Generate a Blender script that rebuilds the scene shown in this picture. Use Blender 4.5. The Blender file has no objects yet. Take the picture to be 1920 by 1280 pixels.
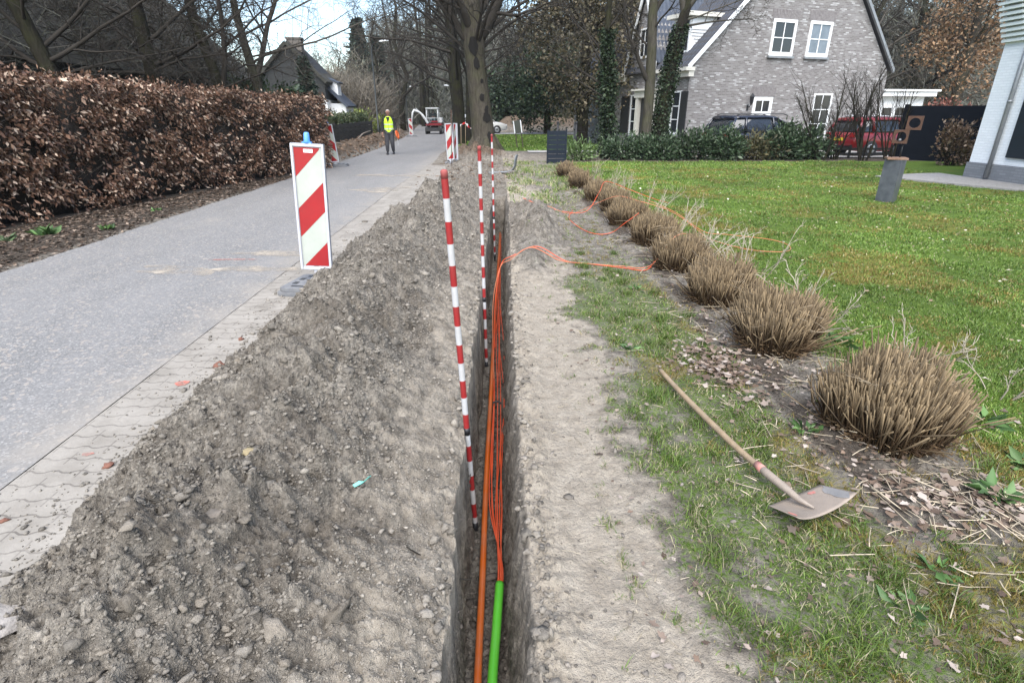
import bpy, bmesh, math, random
import numpy as np
from mathutils import Vector, Matrix
R = math.radians
rnd = random.Random(11)
nr = np.random.RandomState(7)
SC = bpy.context.scene
COL = SC.collection

# ------------------------------------------------------------------ camera, sky, sun, exposure
cam_d = bpy.data.cameras.new("camera"); cam = bpy.data.objects.new("camera", cam_d); COL.objects.link(cam)
cam.location = (0, 0, 1.7); cam.rotation_euler = (R(90-22.7), 0, R(-1.7))
cam_d.sensor_width = 36; cam_d.lens = 1030/1920*36; cam_d.clip_start = 0.05; cam_d.clip_end = 2000
SC.camera = cam
SUN_EL, SUN_AZ = 54, -172          # azimuth clockwise from +Y
W = bpy.data.worlds.new("World"); SC.world = W; W.use_nodes = True
wn = W.node_tree.nodes; wl = W.node_tree.links
bg = wn['Background']
sky = wn.new('ShaderNodeTexSky'); sky.sky_type = 'NISHITA'; sky.sun_disc = False
sky.sun_elevation = R(SUN_EL); sky.sun_rotation = R(SUN_AZ); sky.dust_density = 1.0; sky.air_density = 1.0; sky.ozone_density = 0.4
hs = wn.new('ShaderNodeHueSaturation'); hs.inputs['Saturation'].default_value = 1.0; hs.inputs['Value'].default_value = 1.0
wl.new(sky.outputs[0], hs.inputs['Color']); wl.new(hs.outputs[0], bg.inputs['Color'])
bg.inputs['Strength'].default_value = 0.095
sd = bpy.data.lights.new("sun", 'SUN'); so = bpy.data.objects.new("sun", sd); COL.objects.link(so)
sd.energy = 2.5; sd.angle = R(75); sd.color = (1, .97, .93)
_el, _az = R(SUN_EL), R(SUN_AZ)
sdir = Vector((math.sin(_az)*math.cos(_el), math.cos(_az)*math.cos(_el), math.sin(_el)))
so.rotation_euler = sdir.to_track_quat('Z', 'Y').to_euler()
SC.view_settings.view_transform = 'Standard'; SC.view_settings.look = 'None'
SC.view_settings.exposure = 1.86; SC.view_settings.gamma = 1

# ------------------------------------------------------------------ helpers
def tag(o, label=None, cat=None, group=None, kind=None):
    if label: o['label'] = label
    if cat: o['category'] = cat
    if group: o['group'] = group
    if kind: o['kind'] = kind
    return o
def empty(name, loc=(0, 0, 0), rz=0, label=None, cat=None, group=None, rot=None):
    o = bpy.data.objects.new(name, None); COL.objects.link(o); o.location = loc
    o.rotation_euler = rot if rot else (0, 0, rz); o.empty_display_size = .1
    return tag(o, label, cat, group)
def copy_tree(o, parent=None):
    c = o.copy(); COL.objects.link(c)
    if parent: c.parent = parent
    for ch in list(o.children): copy_tree(ch, c)
    return c
def npmesh(name, V, F4=None, F3=None, mat=None, parent=None, cols=None, smooth=False, fcols=None, loc=None):
    """mesh from arrays; cols: per-vertex RGB(A) colour attribute 'col'"""
    V = np.asarray(V, np.float32).reshape(-1, 3)
    f4 = np.zeros((0, 4), np.int32) if F4 is None else np.asarray(F4, np.int32).reshape(-1, 4)
    f3 = np.zeros((0, 3), np.int32) if F3 is None else np.asarray(F3, np.int32).reshape(-1, 3)
    me = bpy.data.meshes.new(name)
    me.vertices.add(len(V)); me.vertices.foreach_set('co', V.ravel())
    nl = f4.size+f3.size
    me.loops.add(nl); me.loops.foreach_set('vertex_index', np.concatenate([f4.ravel(), f3.ravel()]))
    me.polygons.add(len(f4)+len(f3))
    st = np.concatenate([np.arange(len(f4))*4, len(f4)*4+np.arange(len(f3))*3]).astype(np.int32)
    me.polygons.foreach_set('loop_start', st)
    if smooth: me.polygons.foreach_set('use_smooth', np.ones(len(st), bool))
    me.update(calc_edges=True)
    if cols is not None:
        cols = np.asarray(cols, np.float32)
        if cols.shape[1] == 3: cols = np.hstack([cols, np.ones((len(cols), 1), np.float32)])
        at = me.color_attributes.new('col', 'FLOAT_COLOR', 'POINT'); at.data.foreach_set('color', cols.ravel())
    o = bpy.data.objects.new(name, me); COL.objects.link(o)
    if mat: me.materials.append(mat)
    if parent: o.parent = parent
    if loc is not None: o.location = loc
    return o

class MB:
    """collects primitive shapes and links them as one mesh object"""
    def __init__(s): s.v = []; s.f = []; s.m = []; s.k = 0; s.sm = []
    def add(s, vs, fs, smooth=False, m=None):
        b = len(s.v); s.v += [tuple(v) for v in vs]
        for f in fs: s.f.append([b+i for i in f]); s.m.append(s.k if m is None else m); s.sm.append(smooth)
        return s
    def box(s, c, d, rot=None, taper=1.0, m=None):
        x, y, z = d[0]/2, d[1]/2, d[2]/2
        vs = []
        for sz in (-1, 1):
            t = taper if sz > 0 else 1
            for sx, sy in ((-1, -1), (1, -1), (1, 1), (-1, 1)): vs.append(Vector((sx*x*t, sy*y*t, sz*z)))
        if rot is not None: vs = [rot @ v for v in vs]
        c = Vector(c)
        return s.add([v+c for v in vs], [(3, 2, 1, 0), (4, 5, 6, 7), (0, 1, 5, 4), (1, 2, 6, 5), (2, 3, 7, 6), (3, 0, 4, 7)], m=m)
    def prism(s, poly, axis, a, b, m=None):
        """poly: 2-D outline; axis 'x','y','z' extruded from a to b"""
        n = len(poly)
        def mk(p, h): return {'x': (h, p[0], p[1]), 'y': (p[0], h, p[1]), 'z': (p[0], p[1], h)}[axis]
        vs = [mk(p, a) for p in poly]+[mk(p, b) for p in poly]
        fs = [tuple(range(n))[::-1], tuple(range(n, 2*n))]+[(i, (i+1) % n, n+(i+1) % n, n+i) for i in range(n)]
        return s.add(vs, fs, m=m)
    def tube(s, pts, r, n=8, caps=True, smooth=True, m=None):
        pts = [Vector(p) for p in pts]; rs = r if hasattr(r, '__len__') else [r]*len(pts)
        vs = []; fs = []; prev = None
        for i, p in enumerate(pts):
            d = (pts[min(i+1, len(pts)-1)]-pts[max(i-1, 0)]).normalized()
            if prev is None:
                ref = Vector((0, 0, 1)) if abs(d.z) < .9 else Vector((1, 0, 0)); a = d.cross(ref).normalized()
            else: a = (prev-d*prev.dot(d)).normalized()
            prev = a; b = d.cross(a)
            for k in range(n):
                t = 2*math.pi*k/n; vs.append(p+(a*math.cos(t)+b*math.sin(t))*rs[i])
        for i in range(len(pts)-1):
            for k in range(n): fs.append((i*n+k, i*n+(k+1) % n, (i+1)*n+(k+1) % n, (i+1)*n+k))
        s.add(vs, fs, smooth, m)
        if caps:
            b = len(s.v)-len(vs)
            for f in (list(range(n))[::-1], [(len(pts)-1)*n+k for k in range(n)]):
                s.f.append([b+i for i in f]); s.m.append(s.k if m is None else m); s.sm.append(False)
        return s
    def lathe(s, prof, c=(0, 0, 0), n=20, rot=None, m=None, smooth=True):
        vs = []; fs = []; c = Vector(c)
        for r, z in prof:
            for k in range(n):
                t = 2*math.pi*k/n; v = Vector((r*math.cos(t), r*math.sin(t), z))
                vs.append((rot @ v if rot is not None else v)+c)
        for i in range(len(prof)-1):
            for k in range(n): fs.append((i*n+k, i*n+(k+1) % n, (i+1)*n+(k+1) % n, (i+1)*n+k))
        fs.append(tuple(range(n))[::-1]); fs.append(tuple((len(prof)-1)*n+k for k in range(n)))
        return s.add(vs, fs, smooth, m)
    def ball(s, c, r, n=14, m=None, rot=None):
        r = r if hasattr(r, '__len__') else (r, r, r)
        vs = []; fs = []; c = Vector(c); h = n//2
        for i in range(h+1):
            ph = math.pi*i/h
            for k in range(n):
                t = 2*math.pi*k/n
                v = Vector((r[0]*math.sin(ph)*math.cos(t), r[1]*math.sin(ph)*math.sin(t), -r[2]*math.cos(ph)))
                vs.append((rot @ v if rot is not None else v)+c)
        for i in range(h):
            for k in range(n): fs.append((i*n+k, i*n+(k+1) % n, (i+1)*n+(k+1) % n, (i+1)*n+k))
        return s.add(vs, fs, True, m)
    def loft(s, rings, closed=True, caps=True, smooth=True, m=None):
        n = len(rings[0]); vs = [p for r in rings for p in r]; fs = []
        for i in range(len(rings)-1):
            for k in range(n if closed else n-1): fs.append((i*n+k, i*n+(k+1) % n, (i+1)*n+(k+1) % n, (i+1)*n+k))
        if caps: fs += [tuple(range(n))[::-1], tuple((len(rings)-1)*n+k for k in range(n))]
        return s.add(vs, fs, smooth, m)
    def build(s, name, mats, parent=None, bevel=0, loc=None, rot=None):
        me = bpy.data.meshes.new(name); me.from_pydata(s.v, [], s.f)
        mats = mats if isinstance(mats, (list, tuple)) else [mats]
        for m in mats: me.materials.append(m)
        me.polygons.foreach_set('material_index', s.m); me.polygons.foreach_set('use_smooth', s.sm); me.update()
        bm = bmesh.new(); bm.from_mesh(me)
        bmesh.ops.remove_doubles(bm, verts=bm.verts, dist=1e-5)
        bmesh.ops.recalc_face_normals(bm, faces=bm.faces)
        if bevel:
            es = [e for e in bm.edges if len(e.link_faces) == 2 and e.calc_face_angle(0) > .6]
            bmesh.ops.bevel(bm, geom=es, offset=bevel, segments=2, affect='EDGES', clamp_overlap=True)
        bm.to_mesh(me); bm.free()
        o = bpy.data.objects.new(name, me); COL.objects.link(o)
        if parent: o.parent = parent
        if loc is not None: o.location = loc
        if rot is not None: o.rotation_euler = rot
        return o

# numpy gradient noise ---------------------------------------------------------
_perm = np.random.RandomState(3).permutation(256); _perm = np.concatenate([_perm]*3)
_ang = np.random.RandomState(5).rand(256)*2*np.pi; _gx, _gy = np.cos(_ang), np.sin(_ang)
def perlin(x, y):
    xi = np.floor(x).astype(np.int64); yi = np.floor(y).astype(np.int64); xf = x-xi; yf = y-yi
    xi &= 255; yi &= 255
    u = xf*xf*xf*(xf*(xf*6-15)+10); v = yf*yf*yf*(yf*(yf*6-15)+10)
    def gr(ix, iy, dx, dy):
        h = _perm[_perm[ix & 255]+(iy & 255)]; return _gx[h]*dx+_gy[h]*dy
    a = gr(xi, yi, xf, yf); b = gr(xi+1, yi, xf-1, yf); c = gr(xi, yi+1, xf, yf-1); d = gr(xi+1, yi+1, xf-1, yf-1)
    return 1.5*(a+u*(b-a)+v*(c-a)+u*v*(a-b-c+d))
def fbm(x, y, s, o=3, g=.5):
    t = 0; a = 1
    for i in range(o): t = t+a*perlin(x*s+17.3*i, y*s-9.1*i); a *= g; s *= 2.03
    return t
def sstep(a, b, x):
    t = np.clip((x-a)/(b-a), 0, 1); return t*t*(3-2*t)
def bump01(x, a, b, c, d): return sstep(a, b, x)*(1-sstep(c, d, x))

# materials ----------------------------------------------------------------------
def newmat(name):
    m = bpy.data.materials.new(name); m.use_nodes = True; nt = m.node_tree
    return m, nt, nt.nodes['Principled BSDF']
def nd(nt, t, ins=None, **kw):
    n = nt.nodes.new(t)
    for k, v in kw.items(): setattr(n, k, v)
    for k, v in (ins or {}).items():
        if isinstance(v, bpy.types.NodeSocket): nt.links.new(v, n.inputs[k])
        else: n.inputs[k].default_value = v
    return n
def mixc(nt, f, a, b, blend='MIX'):
    n = nt.nodes.new('ShaderNodeMix'); n.data_type = 'RGBA'; n.blend_type = blend
    for i, v in ((0, f), (6, a), (7, b)):
        if isinstance(v, bpy.types.NodeSocket): nt.links.new(v, n.inputs[i])
        else: n.inputs[i].default_value = v if i == 0 else (tuple(v)+(1,) if len(v) == 3 else v)
    return n.outputs[2]
def mth(nt, op, a, b=None, clamp=False):
    n = nt.nodes.new('ShaderNodeMath'); n.operation = op; n.use_clamp = clamp
    for i, v in ((0, a), (1, b)):
        if v is None: continue
        if isinstance(v, bpy.types.NodeSocket): nt.links.new(v, n.inputs[i])
        else: n.inputs[i].default_value = v
    return n.outputs[0]
def noise(nt, co, scale, detail=4, rough=.6, out=0):
    return nd(nt, 'ShaderNodeTexNoise', {'Vector': co, 'Scale': scale, 'Detail': detail, 'Roughness': rough}).outputs[out]
def ramp(nt, f, stops):
    n = nt.nodes.new('ShaderNodeValToRGB'); nt.links.new(f, n.inputs[0]); e = n.color_ramp.elements
    while len(e) < len(stops): e.new(.5)
    for i, (p, c) in enumerate(stops): e[i].position = p; e[i].color = tuple(c)+(1,) if len(c) == 3 else c
    return n.outputs[0]
def objco(nt): return nt.nodes.new('ShaderNodeTexCoord').outputs['Object']
def pmat(name, col, rough=.6, metal=0, col2=None, scale=6, bump=0, bscale=40, spec=.4, dirt=0, dcol=(.2, .17, .14), attr=False, coat=0, trans=0, stretch=None):
    m, nt, p = newmat(name); co = objco(nt)
    if stretch: co = nd(nt, 'ShaderNodeMapping', {'Vector': co, 'Scale': stretch}).outputs[0]
    c = None
    if attr: c = nd(nt, 'ShaderNodeVertexColor', layer_name='col').outputs[0]
    if col2 is not None or attr:
        f = ramp(nt, noise(nt, co, scale, 5), [(.3, (0, 0, 0)), (.7, (1, 1, 1))])
        if attr: c = mixc(nt, 1.0, c, mixc(nt, f, (.8, .8, .8), (1.15, 1.15, 1.15)), 'MULTIPLY')
        else: c = mixc(nt, f, col, col2)
    if dirt:
        f = ramp(nt, noise(nt, co, scale*.7+1.3, 6, .7), [(.5-.25*dirt, (0, 0, 0)), (.85, (1, 1, 1))])
        f = mth(nt, 'MULTIPLY', f, dirt, True)
        c = mixc(nt, f, c if c is not None else col, dcol)
    if c is None: p.inputs['Base Color'].default_value = tuple(col)+(1,)
    else: nt.links.new(c, p.inputs['Base Color'])
    p.inputs['Roughness'].default_value = rough; p.inputs['Metallic'].default_value = metal
    p.inputs['Specular IOR Level'].default_value = spec
    if coat: p.inputs['Coat Weight'].default_value = coat; p.inputs['Coat Roughness'].default_value = .08
    if bump:
        b = nd(nt, 'ShaderNodeBump', {'Height': noise(nt, co, bscale, 5, .65), 'Strength': bump, 'Distance': .02})
        nt.links.new(b.outputs[0], p.inputs['Normal'])
    return m
# ------------------------------------------------------------------ the ground: verge, spoil heap, trench, lawn in one sheet
def sh(Y): return .015*np.clip(Y-3, 0, 10)
def curve(Y): return np.where(Y < 20, 0, np.where(Y < 50, -.0017*(Y-20)**2, -1.53-.102*(Y-50)))
def road_L(Y): return -5.65+curve(Y)
def road_R(Y): return np.where(Y < 14, -2.42, -2.42+.2*np.clip((Y-14)/8, 0, 1))+curve(Y)
def toe(Y): return -1.98+.5*sstep(7, 12, Y)+.1*perlin(Y*1.3, 0*Y+3.1)+.05*perlin(Y*4.1, 0*Y+8.1)
def trench_on(Y): return (1-sstep(12.15, 12.25, Y))
def ground(X, Y, zones=False):
    s = sh(Y); x = X-s
    tr = trench_on(Y)
    n1 = fbm(X, Y, 1.6, 2); n2 = fbm(X, Y, 5.5, 3); n3 = fbm(X, Y, 19, 3); n4 = fbm(X, Y, 60, 2)
    rid = 1-np.abs(perlin(X*4.3+.6*n2, Y*2.7+5)); rid2 = 1-np.abs(perlin(X*11+3, Y*9+2+.5*n2))
    # spoil heap left of the trench
    hc = (.42+.08*perlin(Y*.7, 0*Y+1.7)+.05*perlin(Y*1.9, 0*Y+4.7))*(1-.45*sstep(8, 11.5, Y))*(1-.75*sstep(11.5, 14.5, Y))*(1-.55*sstep(18, 22, Y))*(1-sstep(22.5, 25, Y))
    T = toe(Y); C = -.98+.1*perlin(Y*.9, 0*Y+9.2)+.15*sstep(8, 12, Y)
    lipL = -.17
    up = np.clip((X-T)/(C-T), 0, 1); dn = np.clip((x-C)/(lipL-C), 0, 1)
    prof = np.where(X < C, np.sin(up*np.pi/2)**1.15, 1-.80*dn**1.05)
    far = sstep(12.2, 14, Y)
    hump = .20*np.exp(-((X+1.0)/.42)**2-((Y-9.6)/.75)**2)+.13*np.exp(-((X+1.3)/.4)**2-((Y-7.0)/.5)**2)+.09*np.exp(-((X+.95)/.35)**2-((Y-5.2)/.45)**2)+.07*np.exp(-((X+1.2)/.35)**2-((Y-3.4)/.4)**2)
    prof = prof*(1-far*sstep(lipL, .9, x))
    hm = np.where(x < lipL+.001, prof, np.where(far > 0, prof*far, 0))
    heap = hc*hm
    in_heap = bump01(X, -10, -9, 0, 1)*sstep(0, .05, X-T)*np.where(x < lipL, 1, far*(1-sstep(.3, 1.2, x)))*(1-sstep(22, 25, Y))
    trodden = sstep(.25, .8, dn+.22*n1+.12*n2)*(x < lipL)*(1-sstep(4.5, 9, Y))       # the smooth trodden side next to the trench
    rough = in_heap*(1-.5*trodden)
    crack = np.clip(.06-np.abs(perlin(X*3.1+.8*n2+4, Y*3.7+.5*n1)), 0, 1)*sstep(-.1, .4, n1+.2)
    z = heap+hump*rough*(1+.6*n2)+rough*(-.55*crack*sstep(0, .3, up)*(1-.4*dn)+.115*n1*sstep(0, .3, up)*(1-dn*.6)+.105*(rid-.55)*sstep(0, .4, up)*(1-.6*dn)+.036*n2*sstep(0, .2, up)+.034*(rid2-.6)*sstep(0, .2, up)+.030*n3+.013*n4)
    # right bank: trodden path then grass
    rt = sstep(.10, .14, x)
    pathm = rt*(1-sstep(.7, 1.2, x))
    z = z+rt*(.012*n1+.009*n2+.006*n3+.002*n4)*sstep(-1, 1, Y)
    # crumbs and lumps along the right lip
    lip = bump01(x, .10, .13, .17, .33)*(1-sstep(12.2, 13, Y))
    z = z+lip*(.03*np.clip(n2+.2, 0, 2)+.02*np.clip(n3, 0, 2)+.02)
    # small spoil mounds on the right
    m = .34*np.exp(-((X-.58)/.32)**2-((Y-8.1)/.85)**2)+.20*np.exp(-((X-.62)/.42)**2-((Y-10.0)/.7)**2)+.13*np.exp(-((X-.42)/.18)**2-((Y-6.5)/.55)**2)
    z = z+m*(1+.28*n2+.10*n3+.35*(rid-.5))*rt
    # bed of the clump row, lawn, far things
    z = z+.03*bump01(X, 1.55, 1.9, 2.3, 2.7)*(1-sstep(15, 17, Y))*(1+.7*n2)
    z = z+.015*n1*sstep(2.4, 4, X)*(1-sstep(20, 24, Y))
    tm = np.exp(-((X+.85)/1.25)**2-((Y-23.4)/1.9)**2)
    z = z+.42*tm*(1+.3*n2+.2*n1)
    pile = np.exp(-((X-road_L(Y)+.75)/.6)**4)*sstep(18.2, 20.5, Y)*(1-sstep(46, 50, Y))*.38*(1+.35*perlin(Y*.9, 0*Y+2)+.25*n1+.15*n2)
    z = z+pile
    em = np.exp(-((Y-54-.8*n1)/2.6)**2)*sstep(-2.2, .5, X-.02*Y)*(1-sstep(19, 26, X))*1.25*(1+.22*fbm(X, Y, .35, 3))
    z = z+em
    # verge left of the road, under the hedge
    z = z+sstep(.05, .5, road_L(Y)-X)*(.05+.03*n1+.015*n2)*(1-sstep(60, 70, Y))
    # road bed
    onroad = sstep(-.04, .06, X-road_L(Y))*(1-sstep(-.02, .06, X-np.where(Y < 14, T, np.maximum(road_R(Y), T-.9*far)+.02)))
    z = np.where(onroad > 0, z*(1-onroad)-.03*onroad, z)
    # the trench itself
    wob = .026*perlin(Y*2.3, 0*Y+6.1)+.016*perlin(Y*7.1, 0*Y+2.2)+.007*perlin(Y*19, 0*Y+3.3)
    wobr = .028*perlin(Y*2.9, 0*Y+16.1)+.020*perlin(Y*8.3, 0*Y+12.2)+.009*perlin(Y*21, 0*Y+7.3)
    cut = sstep(-.184, -.158, x+wob*.8)*(1-sstep(.025, .105, x+wobr*.8))*tr
    deep = -.6-.3*sstep(10.6, 11.0, Y)+.02*n2+.012*n3
    z = z*(1-cut)+deep*cut
    if not zones: return z
    lawn = sstep(2.35, 3.0, X+.25*n1)*(1-sstep(20.6, 21.3, Y))
    lawn = np.maximum(lawn, bump01(X, -.2, .6, 13, 14)*bump01(Y, 26.5, 27.5, 44, 45)*(1-tm))
    lawn = np.maximum(lawn, bump01(X-curve(Y), -2.0, -1.4, 5, 6)*bump01(Y, 27, 29, 47, 49)*.8)
    patch = sstep(.48, 1.02, x+.30*n1+.16*n2-.05*np.clip(2.2-Y, 0, 2)+.05*np.clip(Y-4, 0, 3))*(1-.45*sstep(5.0, 7.5, Y))*(1-sstep(19, 20, Y))
    patch = patch*(1-.8*bump01(X, 1.62, 1.85, 2.25, 2.6)*sstep(1.6, 1.95, Y))
    lawn = np.maximum(lawn, .53*patch)
    lawn = lawn*(1-np.clip(m*9, 0, 1))
    lawn = np.maximum(lawn, .5*sstep(.3, 2, X)*bump01(Y, 12.5, 14.5, 19.5, 21.5)*(X < 2.4))
    lawn = np.maximum(lawn, .8*sstep(3, 6, road_L(Y)-X)*bump01(Y, 22, 26, 50, 60))
    trod = np.maximum(pathm*(1-.85*patch), .55*trodden+.0*X)*(1-sstep(12.5, 16, Y)*.6)*(1-np.clip(m*10, 0, 1))
    trod = np.maximum(trod, .35*sstep(1.0, .2, np.abs(X-.5))*sstep(13, 15, Y)*(1-sstep(17.5, 19, Y)))
    lit = sstep(0, .3, road_L(Y)-X)*(1-sstep(17.5, 19.5, Y))
    lit = np.maximum(lit, .62*bump01(X, 1.62, 1.82, 2.25, 2.6)*(1-sstep(16, 18, Y))*sstep(1.6, 1.95, Y)*sstep(-.5, .4, n1+.2))
    lit = np.maximum(lit, sstep(48, 56, Y)*(1-np.clip(em*1.5, 0, 1)))
    lit = np.maximum(lit, bump01(X, 2.5, 3, 40, 41)*bump01(Y, 20.6, 21.2, 22.2, 22.6))
    moss = sstep(-.2, .45, fbm(X+40, Y, .75, 3)+.3*n2)*sstep(.55, 1.2, X)*(.75+.25*(1-sstep(2.6, 5.5, X)))*(1-sstep(17, 22, Y))
    brown = np.clip(pile*3+tm*1.2+em, 0, 1)
    return z, np.stack([lawn, np.clip(trod, 0, 1), np.clip(lit, 0, 1), moss], -1), np.clip(brown, 0, 1), cut
def H(x, y): return float(ground(np.array([float(x)]), np.array([float(y)]))[0])
def HA(x, y): return ground(np.asarray(x, float), np.asarray(y, float))

def axis(parts):
    out = [parts[0][0]]
    for a, b, s in parts:
        n = max(1, int(round((b-a)/s))); out += list(a+(b-a)*np.arange(1, n+1)/n)
    return np.array(out)
def geo(a, b, s, g):
    out = []; x = a
    while x < b: x += s; s *= g; out.append(x)
    return out
xs = np.concatenate([-np.array(geo(6.6, 600, .09, 1.13))[::-1], axis([(-6.6, -5.2, .03), (-5.2, -2.3, .2), (-2.3, -.25, .0085), (-.25, -.200, .004), (-.200, -.145, .0014), (-.145, .015, .006), (.015, .115, .0022), (.115, .16, .0045), (.16, 1.35, .010), (1.35, 3.2, .03)]), np.array(geo(3.2, 600, .06, 1.09))])
yl = list(np.arange(-5, .85, .09)); y = .85
while y < 14: yl.append(y); y += max(.0065, .0046*y)
while y < 62: yl.append(y); y += .011*y*.9
yl += geo(y, 900, .8, 1.18)
ys = np.array(yl)
GX, GY = np.meshgrid(xs, ys); GX = GX+sh(GY)*np.exp(-(GX/1.5)**2)
GZ, ZN, BR, CUT = ground(GX, GY, True)
# walls of the trench are not plane: push the cut faces sideways
wallw = np.exp(-((GX-sh(GY)+.171)/.02)**2)-np.exp(-((GX-sh(GY)-.065)/.05)**2)
slide = wallw*(GZ < -.03)*CUT*(.030*fbm(GY, GZ*1.5, 7, 3)+.014*fbm(GY, GZ, 30, 2))
GX = GX+slide
ny, nx = GX.shape
idx = np.arange(nx*ny).reshape(ny, nx)
Fq = np.stack([idx[:-1, :-1], idx[:-1, 1:], idx[1:, 1:], idx[1:, :-1]], -1).reshape(-1, 4)
def soil_material():
    m, nt, p = newmat('soil and turf'); co = objco(nt)
    vc = nd(nt, 'ShaderNodeVertexColor', layer_name='col'); sp = nd(nt, 'ShaderNodeSeparateColor', {'Color': vc.outputs[0]})
    at = nd(nt, 'ShaderNodeAttribute', attribute_name='brown')
    nb = noise(nt, co, 1.7, 4, .6); nm = noise(nt, co, 9, 5, .62); nf = noise(nt, co, 55, 4, .65); ng = noise(nt, co, 260, 2, .6)
    soil = ramp(nt, nm, [(.3, (.120, .107, .090)), (.5, (.236, .213, .181)), (.72, (.363, .330, .283))])
    soil = mixc(nt, mth(nt, 'MULTIPLY', ramp(nt, nb, [(.48, (0, 0, 0)), (.66, (1, 1, 1))]), .5), soil, (.115, .095, .075))
    soil = mixc(nt, ramp(nt, nf, [(.35, (0, 0, 0)), (.75, (1, 1, 1))]), mixc(nt, 1, soil, (.55, .55, .55), 'MULTIPLY'), mixc(nt, 1, soil, (1.3, 1.29, 1.27), 'MULTIPLY'))
    pale = ramp(nt, nm, [(.25, (.25, .214, .168)), (.5, (.36, .315, .254)), (.75, (.435, .386, .318))])
    pale = mixc(nt, mth(nt, 'MULTIPLY', ramp(nt, nf, [(.45, (0, 0, 0)), (.7, (1, 1, 1))]), .5), pale, (.21, .19, .162))
    def mask(ch, k=.9, lo=.42, hi=.58, n=nm):
        v = mth(nt, 'ADD', ch, mth(nt, 'MULTIPLY', mth(nt, 'SUBTRACT', n, .5), k))
        return nd(nt, 'ShaderNodeMapRange', {'Value': v, 'From Min': lo, 'From Max': hi}, clamp=True).outputs[0]
    c = mixc(nt, mask(sp.outputs[1], 1.0, .25, .8), soil, pale)
    litter = ramp(nt, nf, [(.3, (.030, .025, .020)), (.5, (.078, .064, .051)), (.66, (.125, .103, .082)), (.8, (.20, .17, .14))])
    c = mixc(nt, mask(sp.outputs[2], .8, .35, .6), c, litter)
    brown = ramp(nt, nm, [(.3, (.065, .047, .034)), (.6, (.14, .106, .078)), (.8, (.22, .172, .13))])
    c = mixc(nt, mask(at.outputs['Fac'], .6, .3, .7), c, brown)
    grass = ramp(nt, nm, [(.25, (.048, .085, .016)), (.5, (.080, .130, .022)), (.75, (.125, .175, .035))])
    grass = mixc(nt, mth(nt, 'MULTIPLY', ramp(nt, nb, [(.4, (0, 0, 0)), (.65, (1, 1, 1))]), .5), grass, (.10, .16, .025))
    mossc = ramp(nt, nf, [(.3, (.11, .085, .022)), (.6, (.20, .165, .042)), (.8, (.28, .24, .09))])
    grass = mixc(nt, mask(vc.outputs[1], .9, .55, 1.1), grass, mossc)
    c = mixc(nt, mask(sp.outputs[0], 1.0, .38, .62, nf), c, grass)
    nt.links.new(c, p.inputs['Base Color']); p.inputs['Roughness'].default_value = .95; p.inputs['Specular IOR Level'].default_value = .15
    hgt = mth(nt, 'ADD', mth(nt, 'MULTIPLY', nf, 1.0), mth(nt, 'MULTIPLY', ng, .45))
    b = nd(nt, 'ShaderNodeBump', {'Height': hgt, 'Strength': 1.0, 'Distance': .03}); nt.links.new(b.outputs[0], p.inputs['Normal'])
    return m
M_SOIL = soil_material()
g_ = npmesh('ground', np.stack([GX, GY, GZ], -1), Fq, mat=M_SOIL, cols=ZN.reshape(-1, 4), smooth=True)
at = g_.data.attributes.new('brown', 'FLOAT', 'POINT'); at.data.foreach_set('value', BR.ravel().astype(np.float32))
tag(g_, kind='structure')
del GX, GY, GZ, BR, CUT, wallw, slide

# ------------------------------------------------------------------ road, brick strip, drives
def asphalt_material():
    m, nt, p = newmat('worn asphalt'); co = objco(nt)
    v = nd(nt, 'ShaderNodeTexVoronoi', {'Vector': co, 'Scale': 95.0}); g = nd(nt, 'ShaderNodeSeparateColor', {'Color': v.outputs['Color']})
    v2 = nd(nt, 'ShaderNodeTexVoronoi', {'Vector': co, 'Scale': 40.0}); g2 = nd(nt, 'ShaderNodeSeparateColor', {'Color': v2.outputs['Color']})
    c = ramp(nt, g.outputs[0], [(0, (.105, .104, .102)), (.5, (.143, .141, .138)), (.85, (.175, .172, .168)), (1, (.27, .262, .25))])
    c = mixc(nt, mth(nt, 'MULTIPLY', ramp(nt, g2.outputs[1], [(.86, (0, 0, 0)), (.95, (1, 1, 1))]), .5), c, (.32, .275, .23))
    nb = noise(nt, nd(nt, 'ShaderNodeMapping', {'Vector': co, 'Scale': (1, .22, 1)}).outputs[0], 1.5, 5, .6)
    c = mixc(nt, mth(nt, 'MULTIPLY', ramp(nt, nb, [(.4, (0, 0, 0)), (.7, (1, 1, 1))]), .45), c, (.205, .20, .195))
    ns = noise(nt, co, .9, 6, .7)
    c = mixc(nt, mth(nt, 'MULTIPLY', ramp(nt, ns, [(.58, (0, 0, 0)), (.75, (1, 1, 1))]), .5), c, (.255, .235, .205))
    s = nd(nt, 'ShaderNodeSeparateXYZ', {'Vector': co})
    e = nd(nt, 'ShaderNodeMapRange', {'Value': s.outputs[0], 'From Min': -3.15, 'From Max': -2.42}, clamp=True).outputs[0]     # soil trodden onto the edge of the asphalt
    e = mth(nt, 'MULTIPLY', mth(nt, 'MULTIPLY', e, e), ramp(nt, noise(nt, co, 2.6, 6, .7), [(.36, (0, 0, 0)), (.62, (1, 1, 1))]))
    c = mixc(nt, mth(nt, 'MULTIPLY', e, .75), c, (.245, .222, .19))
    nt.links.new(c, p.inputs['Base Color']); p.inputs['Roughness'].default_value = .85; p.inputs['Specular IOR Level'].default_value = .3
    b = nd(nt, 'ShaderNodeBump', {'Height': g.outputs[1], 'Strength': .35, 'Distance': .006}); nt.links.new(b.outputs[0], p.inputs['Normal'])
    return m
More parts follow.
